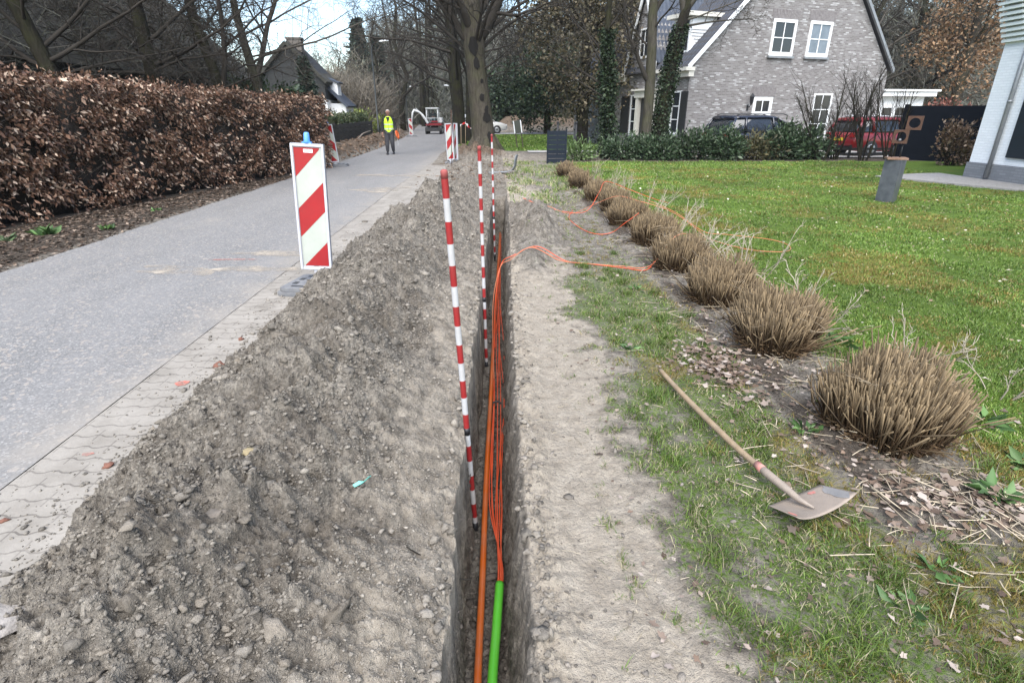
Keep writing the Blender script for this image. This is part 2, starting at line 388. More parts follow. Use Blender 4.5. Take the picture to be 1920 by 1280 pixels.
def paver_material():
    m, nt, p = newmat('interlocking bricks under sand'); co = objco(nt); s = nd(nt, 'ShaderNodeSeparateXYZ', {'Vector': co})
    x, y = s.outputs[0], s.outputs[1]
    zig = mth(nt, 'MULTIPLY', nd(nt, 'ShaderNodeMapRange', {'Value': mth(nt, 'PINGPONG', x, .0667), 'From Min': .018, 'From Max': .048}, clamp=True).outputs[0], .017)
    yy = mth(nt, 'DIVIDE', mth(nt, 'ADD', y, zig), .112)
    fr = mth(nt, 'FRACT', yy); row = mth(nt, 'FLOOR', yy)
    jy = mth(nt, 'LESS_THAN', mth(nt, 'ABSOLUTE', mth(nt, 'SUBTRACT', fr, .5)), .045)
    xx = mth(nt, 'FRACT', mth(nt, 'ADD', mth(nt, 'DIVIDE', x, .2668), mth(nt, 'MULTIPLY', row, .5)))
    jx = mth(nt, 'LESS_THAN', mth(nt, 'ABSOLUTE', mth(nt, 'SUBTRACT', xx, .5)), .014)
    j = mth(nt, 'MAXIMUM', jy, mth(nt, 'MULTIPLY', jx, .8))
    n1 = noise(nt, co, 3.5, 5, .65); n2 = noise(nt, co, 40, 4, .6)
    base = ramp(nt, n1, [(.3, (.180, .164, .141)), (.55, (.250, .231, .203)), (.8, (.305, .285, .253))])
    base = mixc(nt, mth(nt, 'MULTIPLY', n2, .35), base, (.165, .153, .136))
    jm = mth(nt, 'MULTIPLY', j, ramp(nt, n1, [(.38, (1, 1, 1)), (.66, (.22, .22, .22))]))
    c = mixc(nt, mth(nt, 'MULTIPLY', jm, .85), base, (.095, .085, .075))
    nt.links.new(c, p.inputs['Base Color']); p.inputs['Roughness'].default_value = .9; p.inputs['Specular IOR Level'].default_value = .2
    hh = mth(nt, 'ADD', mth(nt, 'MULTIPLY', jm, -1.0), mth(nt, 'MULTIPLY', n2, .5))
    b = nd(nt, 'ShaderNodeBump', {'Height': hh, 'Strength': .7, 'Distance': .01}); nt.links.new(b.outputs[0], p.inputs['Normal'])
    return m
M_ASPH = asphalt_material(); M_PAVE = paver_material()
def sheet(name, fl, fr, rows, z, mat, nx=2):
    L = fl(rows); Rr = fr(rows)
    V = [np.stack([L+(Rr-L)*k/(nx-1), rows, np.full_like(rows, z)], -1) for k in range(nx)]
    V = np.stack(V, 1); n = len(rows); i = np.arange(n*nx).reshape(n, nx)
    F = np.stack([i[:-1, :-1], i[:-1, 1:], i[1:, 1:], i[1:, :-1]], -1).reshape(-1, 4)
    return tag(npmesh(name, V, F, mat=mat), kind='structure')
rows = np.concatenate([np.arange(-5, 20, .07), np.arange(20, 130, 1.)])
edge = lambda y: .05*perlin(y*1.1, 0*y+5)+.03*perlin(y*4.3, 0*y+15)
sheet('road', lambda y: road_L(y)+edge(y), lambda y: road_R(y)-.004+.004*perlin(y*3, 0*y), rows, .004, M_ASPH, 6)
rows2 = np.arange(-5, 22.2, .1)
sheet('pavement', lambda y: road_R(y)+.003+.005*perlin(y*2.2, 0*y+4), lambda y: -1.0-.95*np.clip((y-13)/9, 0, 1), rows2, .004, M_PAVE, 3)
M_GRAVEL = pmat('pale gravel', (.28, .27, .255), .9, col2=(.36, .35, .33), scale=9, bump=.5, bscale=120)
sheet('driveway', lambda y: 1.5+0*y, lambda y: 9.0-.35*(y-25.6), np.arange(25.6, 27.2, .2), .03, M_GRAVEL)
sheet('forecourt', lambda y: 8.6+0*y, lambda y: 24+0*y, np.arange(22.4, 27.5, .5), .035, M_GRAVEL)
sheet('side_road', lambda y: curve(y)+.3, lambda y: 30+0*y, np.arange(46.5, 50.2, .4), .05, pmat('pale road', (.34, .34, .34), .9, col2=(.42, .42, .41)), 4)
M_COBBLE = pmat('grey cobble path', (.17, .163, .155), .9, col2=(.27, .26, .245), scale=14, bump=.8, bscale=25)
pv = [(10.6, 15.6), (12.2, 16.2), (12.95, 16.3), (12.95, 8), (11.5, 8), (11.9, 11), (12.0, 12.6), (11.2, 14.2)]
b = MB(); b.add([(x, y, .05) for x, y in pv]+[(x, y, -.05) for x, y in pv], [tuple(range(8))[::-1]]+[(i, (i+1) % 8, 8+(i+1) % 8, 8+i) for i in range(8)])
tag(b.build('path', M_COBBLE), kind='structure')

# ------------------------------------------------------------------ clods, crumbs, stones (nobody could count them)
ico = bmesh.new(); bmesh.ops.create_icosphere(ico, subdivisions=2, radius=1)
IV = np.array([v.co[:] for v in ico.verts]); IF = np.array([[v.index for v in f.verts] for f in ico.faces]); ico.free()
ico = bmesh.new(); bmesh.ops.create_icosphere(ico, subdivisions=1, radius=1)
IV1 = np.array([v.co[:] for v in ico.verts]); IF1 = np.array([[v.index for v in f.verts] for f in ico.faces]); ico.free()
def rocks(name, P, S, mat, cols, hi=False, flat=.7):
    v0, f0 = (IV, IF) if hi else (IV1, IF1); n = len(P)
    sc = np.stack([1+.35*nr.randn(n), 1+.35*nr.randn(n), flat+.2*nr.randn(n)], -1).clip(.35, 1.9)
    rz = nr.rand(n)*6.28; c, s = np.cos(rz), np.sin(rz)
    jit = 1+.27*nr.randn(n, len(v0))
    V = v0[None]*jit[..., None]*sc[:, None]*S[:, None, None]
    V = np.stack([V[..., 0]*c[:, None]-V[..., 1]*s[:, None], V[..., 0]*s[:, None]+V[..., 1]*c[:, None], V[..., 2]], -1)+P[:, None]
    F = f0[None]+(np.arange(n)*len(v0))[:, None, None]
    C = np.repeat(cols[:, None], len(v0), 1).reshape(-1, 3)
    return npmesh(name, V, F3=F, mat=mat, cols=C, smooth=hi)
M_CLOD = pmat('soil clods', (1, 1, 1), .95, attr=True, scale=60, bump=.8, bscale=140, spec=.1)
def scatter(n, x0, x1, y0, y1, ok):
    """points spread evenly in the picture: density falls with distance"""
    y = np.exp(nr.rand(n)*(math.log(y1)-math.log(y0))+math.log(y0)); x = x0+(x1-x0)*nr.rand(n)
    k = ok(x, y); return x[k], y[k]
def heap_ok(x, y): return (x > toe(y)-.12*nr.rand(len(x))**2) & (x < -.22+sh(y))
x, y = scatter(130000, -2.15, -.2, 1.0, 13, heap_ok)
dens = fbm(x, y, 2.2, 3); k = dens+.45*nr.randn(len(x)) > -.1; x, y = x[k], y[k]
sz = np.exp(nr.randn(len(x))*.60-5.6)*(.7+.09*y); tr_ = sstep(-.75, -.4, x); sz *= (1-.45*tr_); sz = sz.clip(.0022, .03)
col = np.array([.215, .194, .165])*(.6+.7*nr.rand(len(x), 1))*(1+.35*tr_[:, None])
tag(rocks('soil_clods', np.stack([x, y, HA(x, y)+sz*.25], -1), sz, M_CLOD, col), kind='stuff')
x, y = scatter(220, -2.0, -.3, 1.0, 10, heap_ok); k = nr.rand(len(x)) < 1-.75*sstep(-.9, -.5, x); x, y = x[k], y[k]; sz = np.exp(nr.randn(len(x))*.42-4.35).clip(.009, .036)
col = np.array([.20, .176, .145])*(.6+.7*nr.rand(len(x), 1))
tag(rocks('soil_lumps', np.stack([x, y, HA(x, y)+sz*.2], -1), sz, M_CLOD, col, True), kind='stuff')
x, y = scatter(14000, .12, 1.3, 1.0, 12, lambda x, y: (nr.rand(len(x)) < .12+.9*np.exp(-((x-sh(y)-.17)/.08)**2)+.9*np.exp(-((x-.55)/.3)**2-((y-8.4)/1.6)**2)))
sz = np.exp(nr.randn(len(x))*.55-5.6)*(.7+.1*y); sz = sz.clip(.0018, .02)
col = np.array([.24, .215, .185])*(.5+.7*nr.rand(len(x), 1))
tag(rocks('soil_crumbs', np.stack([x, y, HA(x, y)+sz*.2], -1), sz, M_CLOD, col), kind='stuff')
x, y = scatter(9000, -2.42, -1.6, 1.2, 14, lambda x, y: (x < toe(y)) & (nr.rand(len(x)) < np.exp(-(toe(y)-x)/.13)))
sz = np.exp(nr.randn(len(x))*.5-5.4)*(.7+.09*y); col = np.array([.23, .21, .182])*(.6+.7*nr.rand(len(x), 1))
tag(rocks('spilled_crumbs', np.stack([x, y, .004+sz*.3], -1), sz, M_CLOD, col), kind='stuff')
# crumbled earth on the trench floor, clods along both lips, roots in the walls
x, y = scatter(2600, -.165, .03, 1.0, 11, lambda x, y: np.ones(len(x), bool)); x = x+sh(y); sz = np.exp(nr.randn(len(x))*.6-5.1).clip(.003, .022)
tag(rocks('trench_crumbs', np.stack([x, y, HA(x, y)+sz*.3], -1), sz, M_CLOD, np.array([.15, .13, .11])*(.5+.8*nr.rand(len(x), 1))), kind='stuff')
x, y = scatter(1500, -.26, .20, 1.0, 12, lambda x, y: (x < -.195) | (x > .10)); x = x+sh(y); sz = np.exp(nr.randn(len(x))*.5-4.75).clip(.004, .026)
tag(rocks('lip_clods', np.stack([x, y, HA(x, y)+sz*.35], -1), sz, M_CLOD, np.array([.26, .235, .20])*(.5+.7*nr.rand(len(x), 1)), True), kind='stuff')
# earth lumps on the far piles
x, y = scatter(2600, -8.2, -4.6, 19, 46, lambda x, y: np.abs(x-road_L(y)+.75) < .75)
sz = .03+.07*nr.rand(len(x))**2; col = np.array([.15, .105, .075])*(.5+.9*nr.rand(len(x), 1))
tag(rocks('earth_lumps', np.stack([x, y, HA(x, y)], -1), sz, M_CLOD, col), kind='stuff')
x, y = scatter(1500, -2.2, .9, 13, 25.5, lambda x, y: nr.rand(len(x)) < .6*np.exp(-((x+.6)/1.1)**2)+.1)
sz = .012+.05*nr.rand(len(x))**3; col = np.array([.17, .135, .105])*(.5+.8*nr.rand(len(x), 1))
tag(rocks('verge_lumps', np.stack([x, y, HA(x, y)], -1), sz, M_CLOD, col), kind='stuff')
# stones one can point to
M_STONE = pmat('stones', (1, 1, 1), .8, attr=True, scale=25, bump=.5, bscale=60)
def stone(px, py, s, colr, label, cat='stone', grp=None, flat=.7, name='stone', zoff=.25):
    o = rocks(name, np.array([[0, 0, 0.]]), np.array([s]), M_STONE, np.array([colr]), True, flat)
    o.location = (px, py, max(H(px, py), .004)+s*zoff); return tag(o, label, cat, grp)
stone(-1.02, 1.60, .040, (.15, .13, .108), 'knobbly fist-sized brown stone lying low on the near spoil heap')
stone(-.95, 1.55, .030, (.14, .125, .105), 'grey-brown lump stuck against the knobbly brown stone')
stone(-1.60, 1.27, .085, (.27, .25, .23), 'flat pale grey slab of stone at the near foot of the spoil heap', flat=.3)
stone(-1.05, 2.02, .03, (.26, .21, .12), 'small yellowish stone below the turquoise scrap on the heap')
M_BRK = None
for (px, py, s, lb) in [(-1.98, 3.62, .055, 'broken brick-red chunk lying at the edge of the heap beside the paving, the largest one'),
                        (-2.06, 4.15, .04, 'reddish brick lump at the heap edge farthest up the paving strip'),
                        (-1.86, 2.92, .03, 'pale red brick chip on the clods just past the orange paint dab'),
                        (-2.02, 2.44, .025, 'small rust-red brick chip on the sandy paving where the heap toe starts'),
                        (-2.22, 2.03, .028, 'flat orange-brown brick shard near the left toe of the heap')]:
    stone(px, py, s*.72, (.155, .070, .048), lb, 'brick chunk', 'broken brick pieces along the heap', name='brick_chunk')
# sprayed marks on the road
M_PAINT = pmat('orange-red marker paint', (.46, .10, .065), .85, col2=(.33, .20, .165), scale=45)
M_SANDP = pmat('spilled sand', (.36, .31, .245), .95, col2=(.27, .245, .21), scale=9)
def dusty(m, lo, hi, sc):
    nt = m.node_tree; p = nt.nodes['Principled BSDF']; co = objco(nt)
    f = mth(nt, 'ADD', mth(nt, 'MULTIPLY', noise(nt, co, sc, 4, .6), .7), mth(nt, 'MULTIPLY', noise(nt, co, sc*22, 3, .7), .3))
    nt.links.new(nd(nt, 'ShaderNodeMapRange', {'Value': f, 'From Min': lo, 'From Max': hi}, clamp=True).outputs[0], p.inputs['Alpha'])
dusty(M_SANDP, .40, .66, 3.2); dusty(M_PAINT, .36, .56, 14)
def blot(name, cx, cy, rx, ry, mat, z=.009, n=26, seed=0, rough=.5):
    q = random.Random(seed); pts = []; ph = [q.random()*6.28 for _ in range(5)]
    for i in range(n):
        a = 6.283*i/n; k = 1+rough*(.2*math.sin(2*a+ph[0])+.16*math.sin(3*a+ph[1])+.12*math.sin(5*a+ph[2])+.08*math.sin(8*a+ph[3])+.1*(q.random()-.5)); pts.append((cx+rx*k*math.cos(a), cy+ry*k*math.sin(a), z))
    o = MB().add([(cx, cy, z)]+pts, [(0, 1+i, 1+(i+1) % n) for i in range(n)]).build(name, mat)
    return tag(o, kind='structure')
blot('paint_mark', -2.13, 3.38, .04, .04, M_PAINT, seed=1)
blot('paint_mark', -2.20, 2.55, .03, .016, M_PAINT, seed=2)
blot('paint_mark', -3.25, 6.78, .22, .022, M_PAINT, seed=3, rough=1.2)
blot('sand_spill', -3.35, 6.3, .62, .20, M_SANDP, .0075, 60, 4, 2.2)
blot('sand_spill', -2.9, 7.1, .5, .12, M_SANDP, .0075, 40, 5, 1.5)
blot('sand_spill', -2.75, 13.4, .7, .35, M_SANDP, .0075, 40, 6, 1.4)
blot('sand_spill', -3.0, 16.5, .9, .3, M_SANDP, .0075, 40, 7, 1.5)
# ------------------------------------------------------------------ brick house
def brick_mat(name, stops, mortar, bw=.21, bh=.065, joint=.010, rough=.85, bump=.5):
    m, nt, p = newmat(name); co = objco(nt); s = nd(nt, 'ShaderNodeSeparateXYZ', {'Vector': co})
    v = nd(nt, 'ShaderNodeCombineXYZ', {'X': mth(nt, 'ADD', s.outputs[0], s.outputs[1]), 'Y': s.outputs[2]}).outputs[0]
    br = nd(nt, 'ShaderNodeTexBrick', {'Vector': v, 'Color1': (0, 0, 0, 1), 'Color2': (1, 1, 1, 1), 'Mortar': (.5, .5, .5, 1), 'Scale': 1.0, 'Mortar Size': joint, 'Mortar Smooth': .2, 'Bias': 0.0, 'Brick Width': bw, 'Row Height': bh})
    c = ramp(nt, br.outputs['Color'], stops)
    n = noise(nt, co, 2.2, 4); c = mixc(nt, mth(nt, 'MULTIPLY', n, .45), c, mixc(nt, 1, c, (.85, .84, .83), 'MULTIPLY'))
    c = mixc(nt, br.outputs['Fac'], c, mortar)
    nt.links.new(c, p.inputs['Base Color']); p.inputs['Roughness'].default_value = rough; p.inputs['Specular IOR Level'].default_value = .2
    hh = mth(nt, 'SUBTRACT', noise(nt, co, 60, 3), br.outputs['Fac'])
    b = nd(nt, 'ShaderNodeBump', {'Height': hh, 'Strength': bump, 'Distance': .01}); nt.links.new(b.outputs[0], p.inputs['Normal'])
    return m
M_BRICK = brick_mat('grey mauve brick', [(.1, (.140, .128, .124)), (.4, (.175, .164, .160)), (.65, (.208, .198, .193)), (.82, (.24, .232, .227)), (.95, (.37, .368, .365))], (.215, .207, .20))
M_WBRICK = brick_mat('white painted brick', [(0, (.72, .75, .77)), (1, (.78, .81, .83))], (.66, .69, .71), bump=.5)
M_GBRICK = brick_mat('grey painted brick', [(0, (.16, .17, .185)), (1, (.21, .22, .235))], (.15, .16, .17), bump=.5)
M_WHITE = pmat('white paint', (.74, .75, .75), .5, col2=(.66, .67, .67), scale=3)
M_CREAM = pmat('cream paint', (.62, .60, .54), .6, col2=(.54, .52, .46), scale=3)
M_GLASSD = pmat('dark window glass', (.022, .026, .030), .06, spec=.6)
M_GLASSB = pmat('window with pale curtain behind', (.16, .19, .22), .1, col2=(.10, .125, .15), scale=2.5, spec=.6)
M_SHUT = pmat('dark shutter paint', (.022, .022, .022), .5)
M_TILE = pmat('blue-black roof tile', (.036, .044, .060), .65, col2=(.06, .072, .094), scale=5, spec=.25)
M_ZINC = pmat('zinc grey', (.20, .21, .22), .45, metal=.4, col2=(.27, .28, .29), scale=6)
M_BLACK = pmat('black iron', (.012, .012, .014), .45)
M_ROOFD = pmat('dark mossy roof', (.022, .021, .019), .95, col2=(.042, .040, .034), scale=2.2, bump=.6, bscale=14, dirt=.4, dcol=(.05, .055, .03))

def tile_slope(name, o, ua, sa, nu, ns, tw, tl, mat, parent, clip=None, amp=.028):
    """pantile field: origin o, ua along the eave, sa up the slope (unit vectors)"""
    o = np.array(o); ua = np.array(ua); sa = np.array(sa); nn = np.cross(ua, sa)
    su = np.arange(nu*6+1)/6.; prof = np.sin(su*2*np.pi)*.5+.22*np.sin(su*4*np.pi+.6)
    V = []; 
    for j in range(ns):
        for e, lift in ((0, .032), (1.0, .0)):
            P = o+ua*(su*tw)[:, None]+sa*((j+e)*tl)+nn*((prof*amp+lift)[:, None]); V.append(P)
    V = np.array(V); n = len(su); i = np.arange(len(V)*n).reshape(len(V), n)
    F = np.stack([i[:-1, :-1], i[:-1, 1:], i[1:, 1:], i[1:, :-1]], -1).reshape(-1, 4)
    if clip is not None:
        cen = V.reshape(-1, 3)[F].mean(1); F = F[clip(cen)]
    return npmesh(name, V, F, mat=mat, parent=parent, smooth=False)

def window(parent, org, ud, nrm, w, h, cols, rws, fr=.085, glass=None, sill=True, name='window', transom=None, mat=None):
    """window standing proud of a wall: org = lower left corner, ud = unit vector along wall, nrm = outward"""
    org, ud, nrm = Vector(org), Vector(ud), Vector(nrm); Z = Vector((0, 0, 1)); mat = mat or M_WHITE
    rot = Matrix((ud, nrm, Z)).transposed()
    def bar(mb, u0, u1, z0, z1, d0, d1): mb.box(org+ud*(u0+u1)/2+Z*(z0+z1)/2+nrm*(d0+d1)/2, (u1-u0, d1-d0, z1-z0), rot)
    g = MB(); bar(g, fr*.5, w-fr*.5, fr*.5, h-fr*.5, -.10, .012); g = g.build('pane', glass or M_GLASSD)
    f = MB(); bar(f, 0, fr, 0, h, -.03, .05); bar(f, w-fr, w, 0, h, -.03, .05); bar(f, fr, w-fr, 0, fr*1.3, -.03, .048); bar(f, fr, w-fr, h-fr, h, -.03, .048)
    for i in range(1, cols): u = fr+(w-2*fr)*i/cols; bar(f, u-.018, u+.018, fr*1.3, h-fr, 0, .034)
    for i in range(1, rws):
        z = fr+(h-2*fr)*i/rws; bar(f, fr, w-fr, z-.018, z+.018, 0, .032)
    if transom: bar(f, fr, w-fr, transom-.05, transom+.05, -.02, .046)
    wo = f.build(name, mat, parent); g.parent = wo
    if sill:
        s_ = MB(); bar(s_, -.07, w+.07, -.09, -.004, -.02, .12); s_.build('sill', M_ZINC, wo)
    return wo

HA_ = R(19.5)
house = empty('brick_house', (8.27, 25.5, 0), HA_, 'grey-mauve brick house with blue-black tiled roof behind the parked dark car', 'house')
# local axes: x along the gable end (0..12.1), y along the front facade (0..11), gable at y=0
EAVE, APX, WID, LEN = 3.62, 6.05, 11.75, 10.5
RZ = EAVE+6.05*.985
b = MB(); b.prism([(0, -.2), (WID, -.2), (WID, EAVE-.25), (WID-.15, EAVE), (APX, RZ), (.0, EAVE)], 'y', 0, LEN); wall = b.build('wall', M_BRICK, house)
# soldier courses over openings + porch wall
M_LINT = pmat('lintel brick', (.14, .127, .125), .85, col2=(.22, .206, .203), scale=14)
for (u0, u1, z) in ((3.95, 5.5, 5.36), (6.05, 7.65, 5.42), (3.45, 4.85, 2.33)):
    n = int((u1-u0)/.075); b = MB()
    for i in range(n):
        a = (i/(n-1)-.5)*.35; u = u0+(u1-u0)*(i+.5)/n
        b.box((u, -.008, z+.2), (.06, .03, .40), Matrix.Rotation(a, 3, 'Y'))
    b.build('lintel_course', M_LINT, wall)
sl = math.atan(.985); cs, sn = math.cos(sl), math.sin(sl)
# roof left slope (faces the road, -x) and right slope
over = .35
tl = tile_slope('roof', (-over*cs+.0, -.16, EAVE-over*sn+.06), (0, 1, 0), (cs, 0, sn), 53, 28, .2, .325, M_TILE, house, clip=None)
b = MB()
b.prism([(-over*cs, EAVE-over*sn-.02), (-over*cs, EAVE-over*sn+.05), (APX, RZ+.06), (WID+.12, EAVE-.02), (WID+.12, EAVE-.10), (APX, RZ-.01)], 'y', -.13, LEN+.1)
b.build('roof_base', pmat('dark roof board', (.05, .05, .055), .8), tl)
# verge boards along the gable edge
for sgn in (-1, 1):
    b = MB(); e = (APX-6.3, EAVE-.25+.0) if sgn < 0 else (WID+.1, EAVE-.12)
    pts = [(e[0], e[1]+.12), (APX, RZ+.17), (APX, RZ-.02), (e[0], e[1]-.06)]
    b.prism(pts if sgn < 0 else pts[::-1], 'y', -.24, -.135); b.build('verge_board', M_WHITE if sgn < 0 else M_ZINC, house)
UX, UY = (1, 0, 0), (0, -1, 0)
window(house, (4.05, 0, 3.97), UX, UY, 1.33, 1.42, 2, 2, .12)
window(house, (6.17, 0, 3.99), UX, UY, 1.33, 1.42, 2, 2, .12, M_GLASSB)
window(house, (3.6, 0, 1.50), UX, UY, 1.1, .80, 2, 1, .15, sill=False)
window(house, (7.2, 0, .45), UX, UY, 1.16, 2.03, 2, 3, .075, M_GLASSD)
# front facade, facing -x
VX, VY = (0, -1, 0), (-1, 0, 0)
window(house, (0, 1.02, .75), VX, VY, .62, 1.78, 1, 3, .07)
for y0 in (.16, 1.25):
    b = MB(); b.box((-.035, y0, 1.62), (.04, .46, 1.75))
    for i in range(14): b.box((-.06, y0, .85+i*.12), (.02, .38, .045))
    b.build('shutter', M_SHUT, house)
b = MB(); b.box((-.035, 4.85, 1.55), (.04, .7, 1.7)); b.build('shutter', M_SHUT, house)
window(house, (0, 4.35, .6), VX, VY, .7, 1.85, 1, 3, .07)
# white front door surround
b = MB()
for y0 in (2.2, 3.55): b.box((-.11, y0, 1.1), (.22, .2, 2.4))
b.box((-.13, 2.87, 2.45), (.26, 1.75, .3)); b.box((-.2, 2.87, 2.64), (.4, 1.95, .08)); b.build('door_surround', M_CREAM, house)
b = MB(); b.box((-.02, 2.87, 1.15), (.05, 1.1, 2.2)); d = b.build('door', M_SHUT, house)
b = MB(); b.ball((-.075, 2.5, 1.1), .035); b.build('handle', M_ZINC, d)
# cornice box gutter along the eave, returns round the corner
for (y0, y1) in ((-.30, 2.0), (4.75, LEN)):
    b = MB(); b.box((-.22, (y0+y1)/2, 3.34), (.46, y1-y0, .14)); b.box((-.12, (y0+y1)/2, 3.16), (.26, y1-y0-.1, .215)); b.build('cornice', M_CREAM, house)
# cross gable on the facade
CG0, CG1, CGZ = 2.45, 4.6, 7.1
cgm = (CG0+CG1)/2; e0 = 4.3
b = MB(); b.prism([(CG0, 3.2), (CG1, 3.2), (CG1, e0), (cgm, CGZ-.15), (CG0, e0)], 'x', -.03, 3.4); cg = b.build('cross_gable', M_BRICK, house)
k = (CGZ-e0)/(cgm-CG0)
for sgn in (-1, 1):
    base = CG0-.22 if sgn < 0 else CG1+.22
    b = MB(); zb = e0-.22*k
    b.prism([(base, zb), (cgm, CGZ), (cgm, CGZ-.30), (base, zb-.30)], 'x', -.26, -.19); b.build('barge_board', M_WHITE, cg)
    nrm = math.hypot(1, k)
    if sgn < 0: tile_slope('roof_slope', (3.6, base, zb+.02), (-1, 0, 0), (0, 1/nrm, k/nrm), 19, 9, .2, .33, M_TILE, cg)
    else: tile_slope('roof_slope', (-.2, base, zb+.02), (1, 0, 0), (0, -1/nrm, k/nrm), 19, 9, .2, .33, M_TILE, cg)
window(cg, (-.03, 3.9, 4.0), VX, VY, .75, 1.25, 2, 2, .07, sill=False)
# flat-roofed dormer on the road slope: cheek white boards
dm = MB(); dy0, dy1, dx0, dx1, dz0, dz1 = .80, 2.05, .45, 2.45, 3.95, 5.4
dm.prism([(dx0, dz0), (dx1+.1, dz1), (dx0, dz1)], 'y', dy0, dy1); dorm = dm.build('dormer', M_WHITE, house)
b = MB(); b.box(((dx0+dx1)/2-.05, (dy0+dy1)/2, dz1+.09), (dx1-dx0+.5, dy1-dy0+.4, .16)); b.build('dormer_roof', M_CREAM, dorm)
window(dorm, (dx0, dy1-.05, dz0+.08), VX, VY, dy1-dy0-.1, dz1-dz0-.1, 2, 1, .08, sill=False)
b = MB()
for i in range(7): b.box((dx0+.5, dy0-.012, dz0+.25+i*.12), (.06+i*.22, .02, .012))
b.build('cladding_joint', M_ZINC, dorm)
# wall lantern by the small window
ln = MB(); ln.tube([(3.33, -.03, 1.9), (3.30, -.16, 1.88), (3.28, -.24, 1.98)], .022, 6); ln.lathe([(.02, 0), (.07, .06), (.10, .30), (.12, .32), (.05, .42), (.015, .46)], (3.28, -.26, 1.98), 6, smooth=False); ln.box((3.33, -.015, 1.86), (.08, .03, .25)); ln.build('wall_lantern', M_BLACK, house)
# white conservatory / annex with a flat roof beyond the red car
annex = empty('annex', (19.0, 30, 0), R(8), 'white flat-roofed garden room with dark windows behind the red car', 'garden room')
b = MB(); b.box((1.6, 1.5, 1.2), (3.4, 3, 2.4)); b.build('wall', M_WHITE, annex)
b = MB(); b.box((1.65, 1.4, 2.52), (3.9, 3.6, .22)); b.box((1.65, 1.4, 2.68), (4.1, 3.8, .09)); b.build('roof', M_WHITE, annex)
for i in range(4): window(annex, (.05+i*.82, 0, .5), UX, UY, .72, 1.45, 1, 1, .08, sill=False)

# ------------------------------------------------------------------ white house at the right edge
WX, WY = 12.95, 15.3
wh = empty('white_house', (WX, WY, 0), 0, 'white painted brick house with grey plinth and downpipe at the right of the lawn', 'house')
b = MB(); b.box((4, -5.0, 2.79), (8, 10.0, 4.7)); b.box((.2, -.27, 2.79), (.46, .58, 4.70)); b.build('wall', M_WBRICK, wh)
b = MB(); b.box((4, -5.0, .21), (8.06, 10.06, .46)); b.box((.2, -.27, .2), (.53, .66, .46)); b.build('plinth', M_GBRICK, wh)
b = MB()
for i in range(9): b.box((-.06-.026*i, -.27, 3.33+i*.115), (.12+.05*i, .66, .068)); b.box((-.02-.02*i, -.27, 3.39+i*.115), (.06+.03*i, .6, .06))
b.box((-.25, -5, 4.75), (.9, 10.9, .3)); b.build('cornice', pmat('pale grey-green moulding', (.66, .70, .68), .6), wh)
b = MB(); b.tube([(-.085, -.72, .1), (-.085, -.72, 4.6)], .05, 12)
for z in (1.9, 3.6): b.tube([(-.085, -.72, z), (-.085, -.72, z+.06)], .062, 12)
b.build('downpipe', M_ZINC, wh)
b = MB(); b.box((-.03, -1.80, 1.80), (.07, 1.45, 2.35)); dd = b.build('garage_door', pmat('dark blue-black door paint', (.010, .015, .022), .5), wh)
b = MB()
for k in range(1, 6): b.box((-.068, -1.80, .75+k*.36), (.006, 1.40, .02))
b.build('panel_joint', M_BLACK, dd)
b = MB(); b.prism([(-.5, 4.9), (8.5, 4.9), (4, 9.5)], 'y', -10.5, .5); b.build('roof', M_TILE, wh)

# ------------------------------------------------------------------ houses on the left, behind the hedge
barn = empty('thatched_house', (-10.3, 26.6, 0), 0, 'long low dark-roofed house half hidden behind the bare trees and brown hedge', 'house')
b = MB(); b.box((-4, -8, 1.6), (7.2, 16, 3.2)); b.build('wall', pmat('dim plaster wall', (.10, .095, .085), .9, col2=(.16, .15, .14), scale=2), barn)
def slab(mb, P, th=.22):
    P = [Vector(p) for p in P]; n = (P[1]-P[0]).cross(P[2]-P[0]).normalized()*th
    k = len(P); mb.add(P+[p-n for p in P], [tuple(range(k)), tuple(range(k, 2*k))[::-1]]+[(i, k+i, k+(i+1) % k, (i+1) % k) for i in range(k)])
b = MB(); slab(b, [(.3, -17, 2.75), (.3, .3, 2.75), (-4, .3, 6.6), (-4, -17, 6.6)]); slab(b, [(-4, -17, 6.6), (-4, .3, 6.6), (-8.3, .3, 2.75), (-8.3, -17, 2.75)]); b.build('roof', M_ROOFD, barn)
b = MB(); b.box((-3.9, -1.2, 6.6), (.8, .8, 1.5)); b.build('chimney', pmat('sooty brick', (.13, .10, .085), .9, col2=(.20, .16, .14), scale=9), barn)
for y0 in (-4, -7, -10): window(barn, (-.4, y0, 1.35), (0, 1, 0), (1, 0, 0), 1.3, 1.1, 2, 1, .09, sill=False)
b = MB(); b.prism([(-7.6, 2.9), (-.4, 2.9), (-4, 6.35)], 'y', -16.6, -.02); b.build('gable_wall', pmat('dark boarding', (.035, .033, .030), .8, col2=(.06, .056, .05), scale=4), barn)

gh = empty('gabled_house', (-13.2, 40, 0), R(3), 'white-walled house with dark boarded gable and stubby chimney at the end of the brown hedge', 'house')
b = MB(); b.box((-.5, 1.75, 1.2), (5.2, 3.5, 2.42)); b.build('wall', M_WHITE, gh)
M_BOARD = pmat('weathered dark boards', (.013, .0135, .014), .8, col2=(.022, .0225, .023), scale=3, stretch=(1, 1, 9))
b = MB(); b.prism([(-3.3, 2.42), (2.1, 2.42), (2.1, 3.75), (.42, 5.5), (-.42, 5.5)], 'y', -.06, 3.4); b.build('gable_wall', M_BOARD, gh)
b = MB(); slab(b, [(2.35, -.3, 3.5), (2.35, 3.6, 3.5), (.1, 3.6, 5.8), (.1, -.3, 5.8)], .2); slab(b, [(-.1, -.3, 5.8), (-.1, 3.6, 5.8), (-3.6, 3.6, 2.3), (-3.6, -.3, 2.3)], .2); b.build('roof', M_ROOFD, gh)
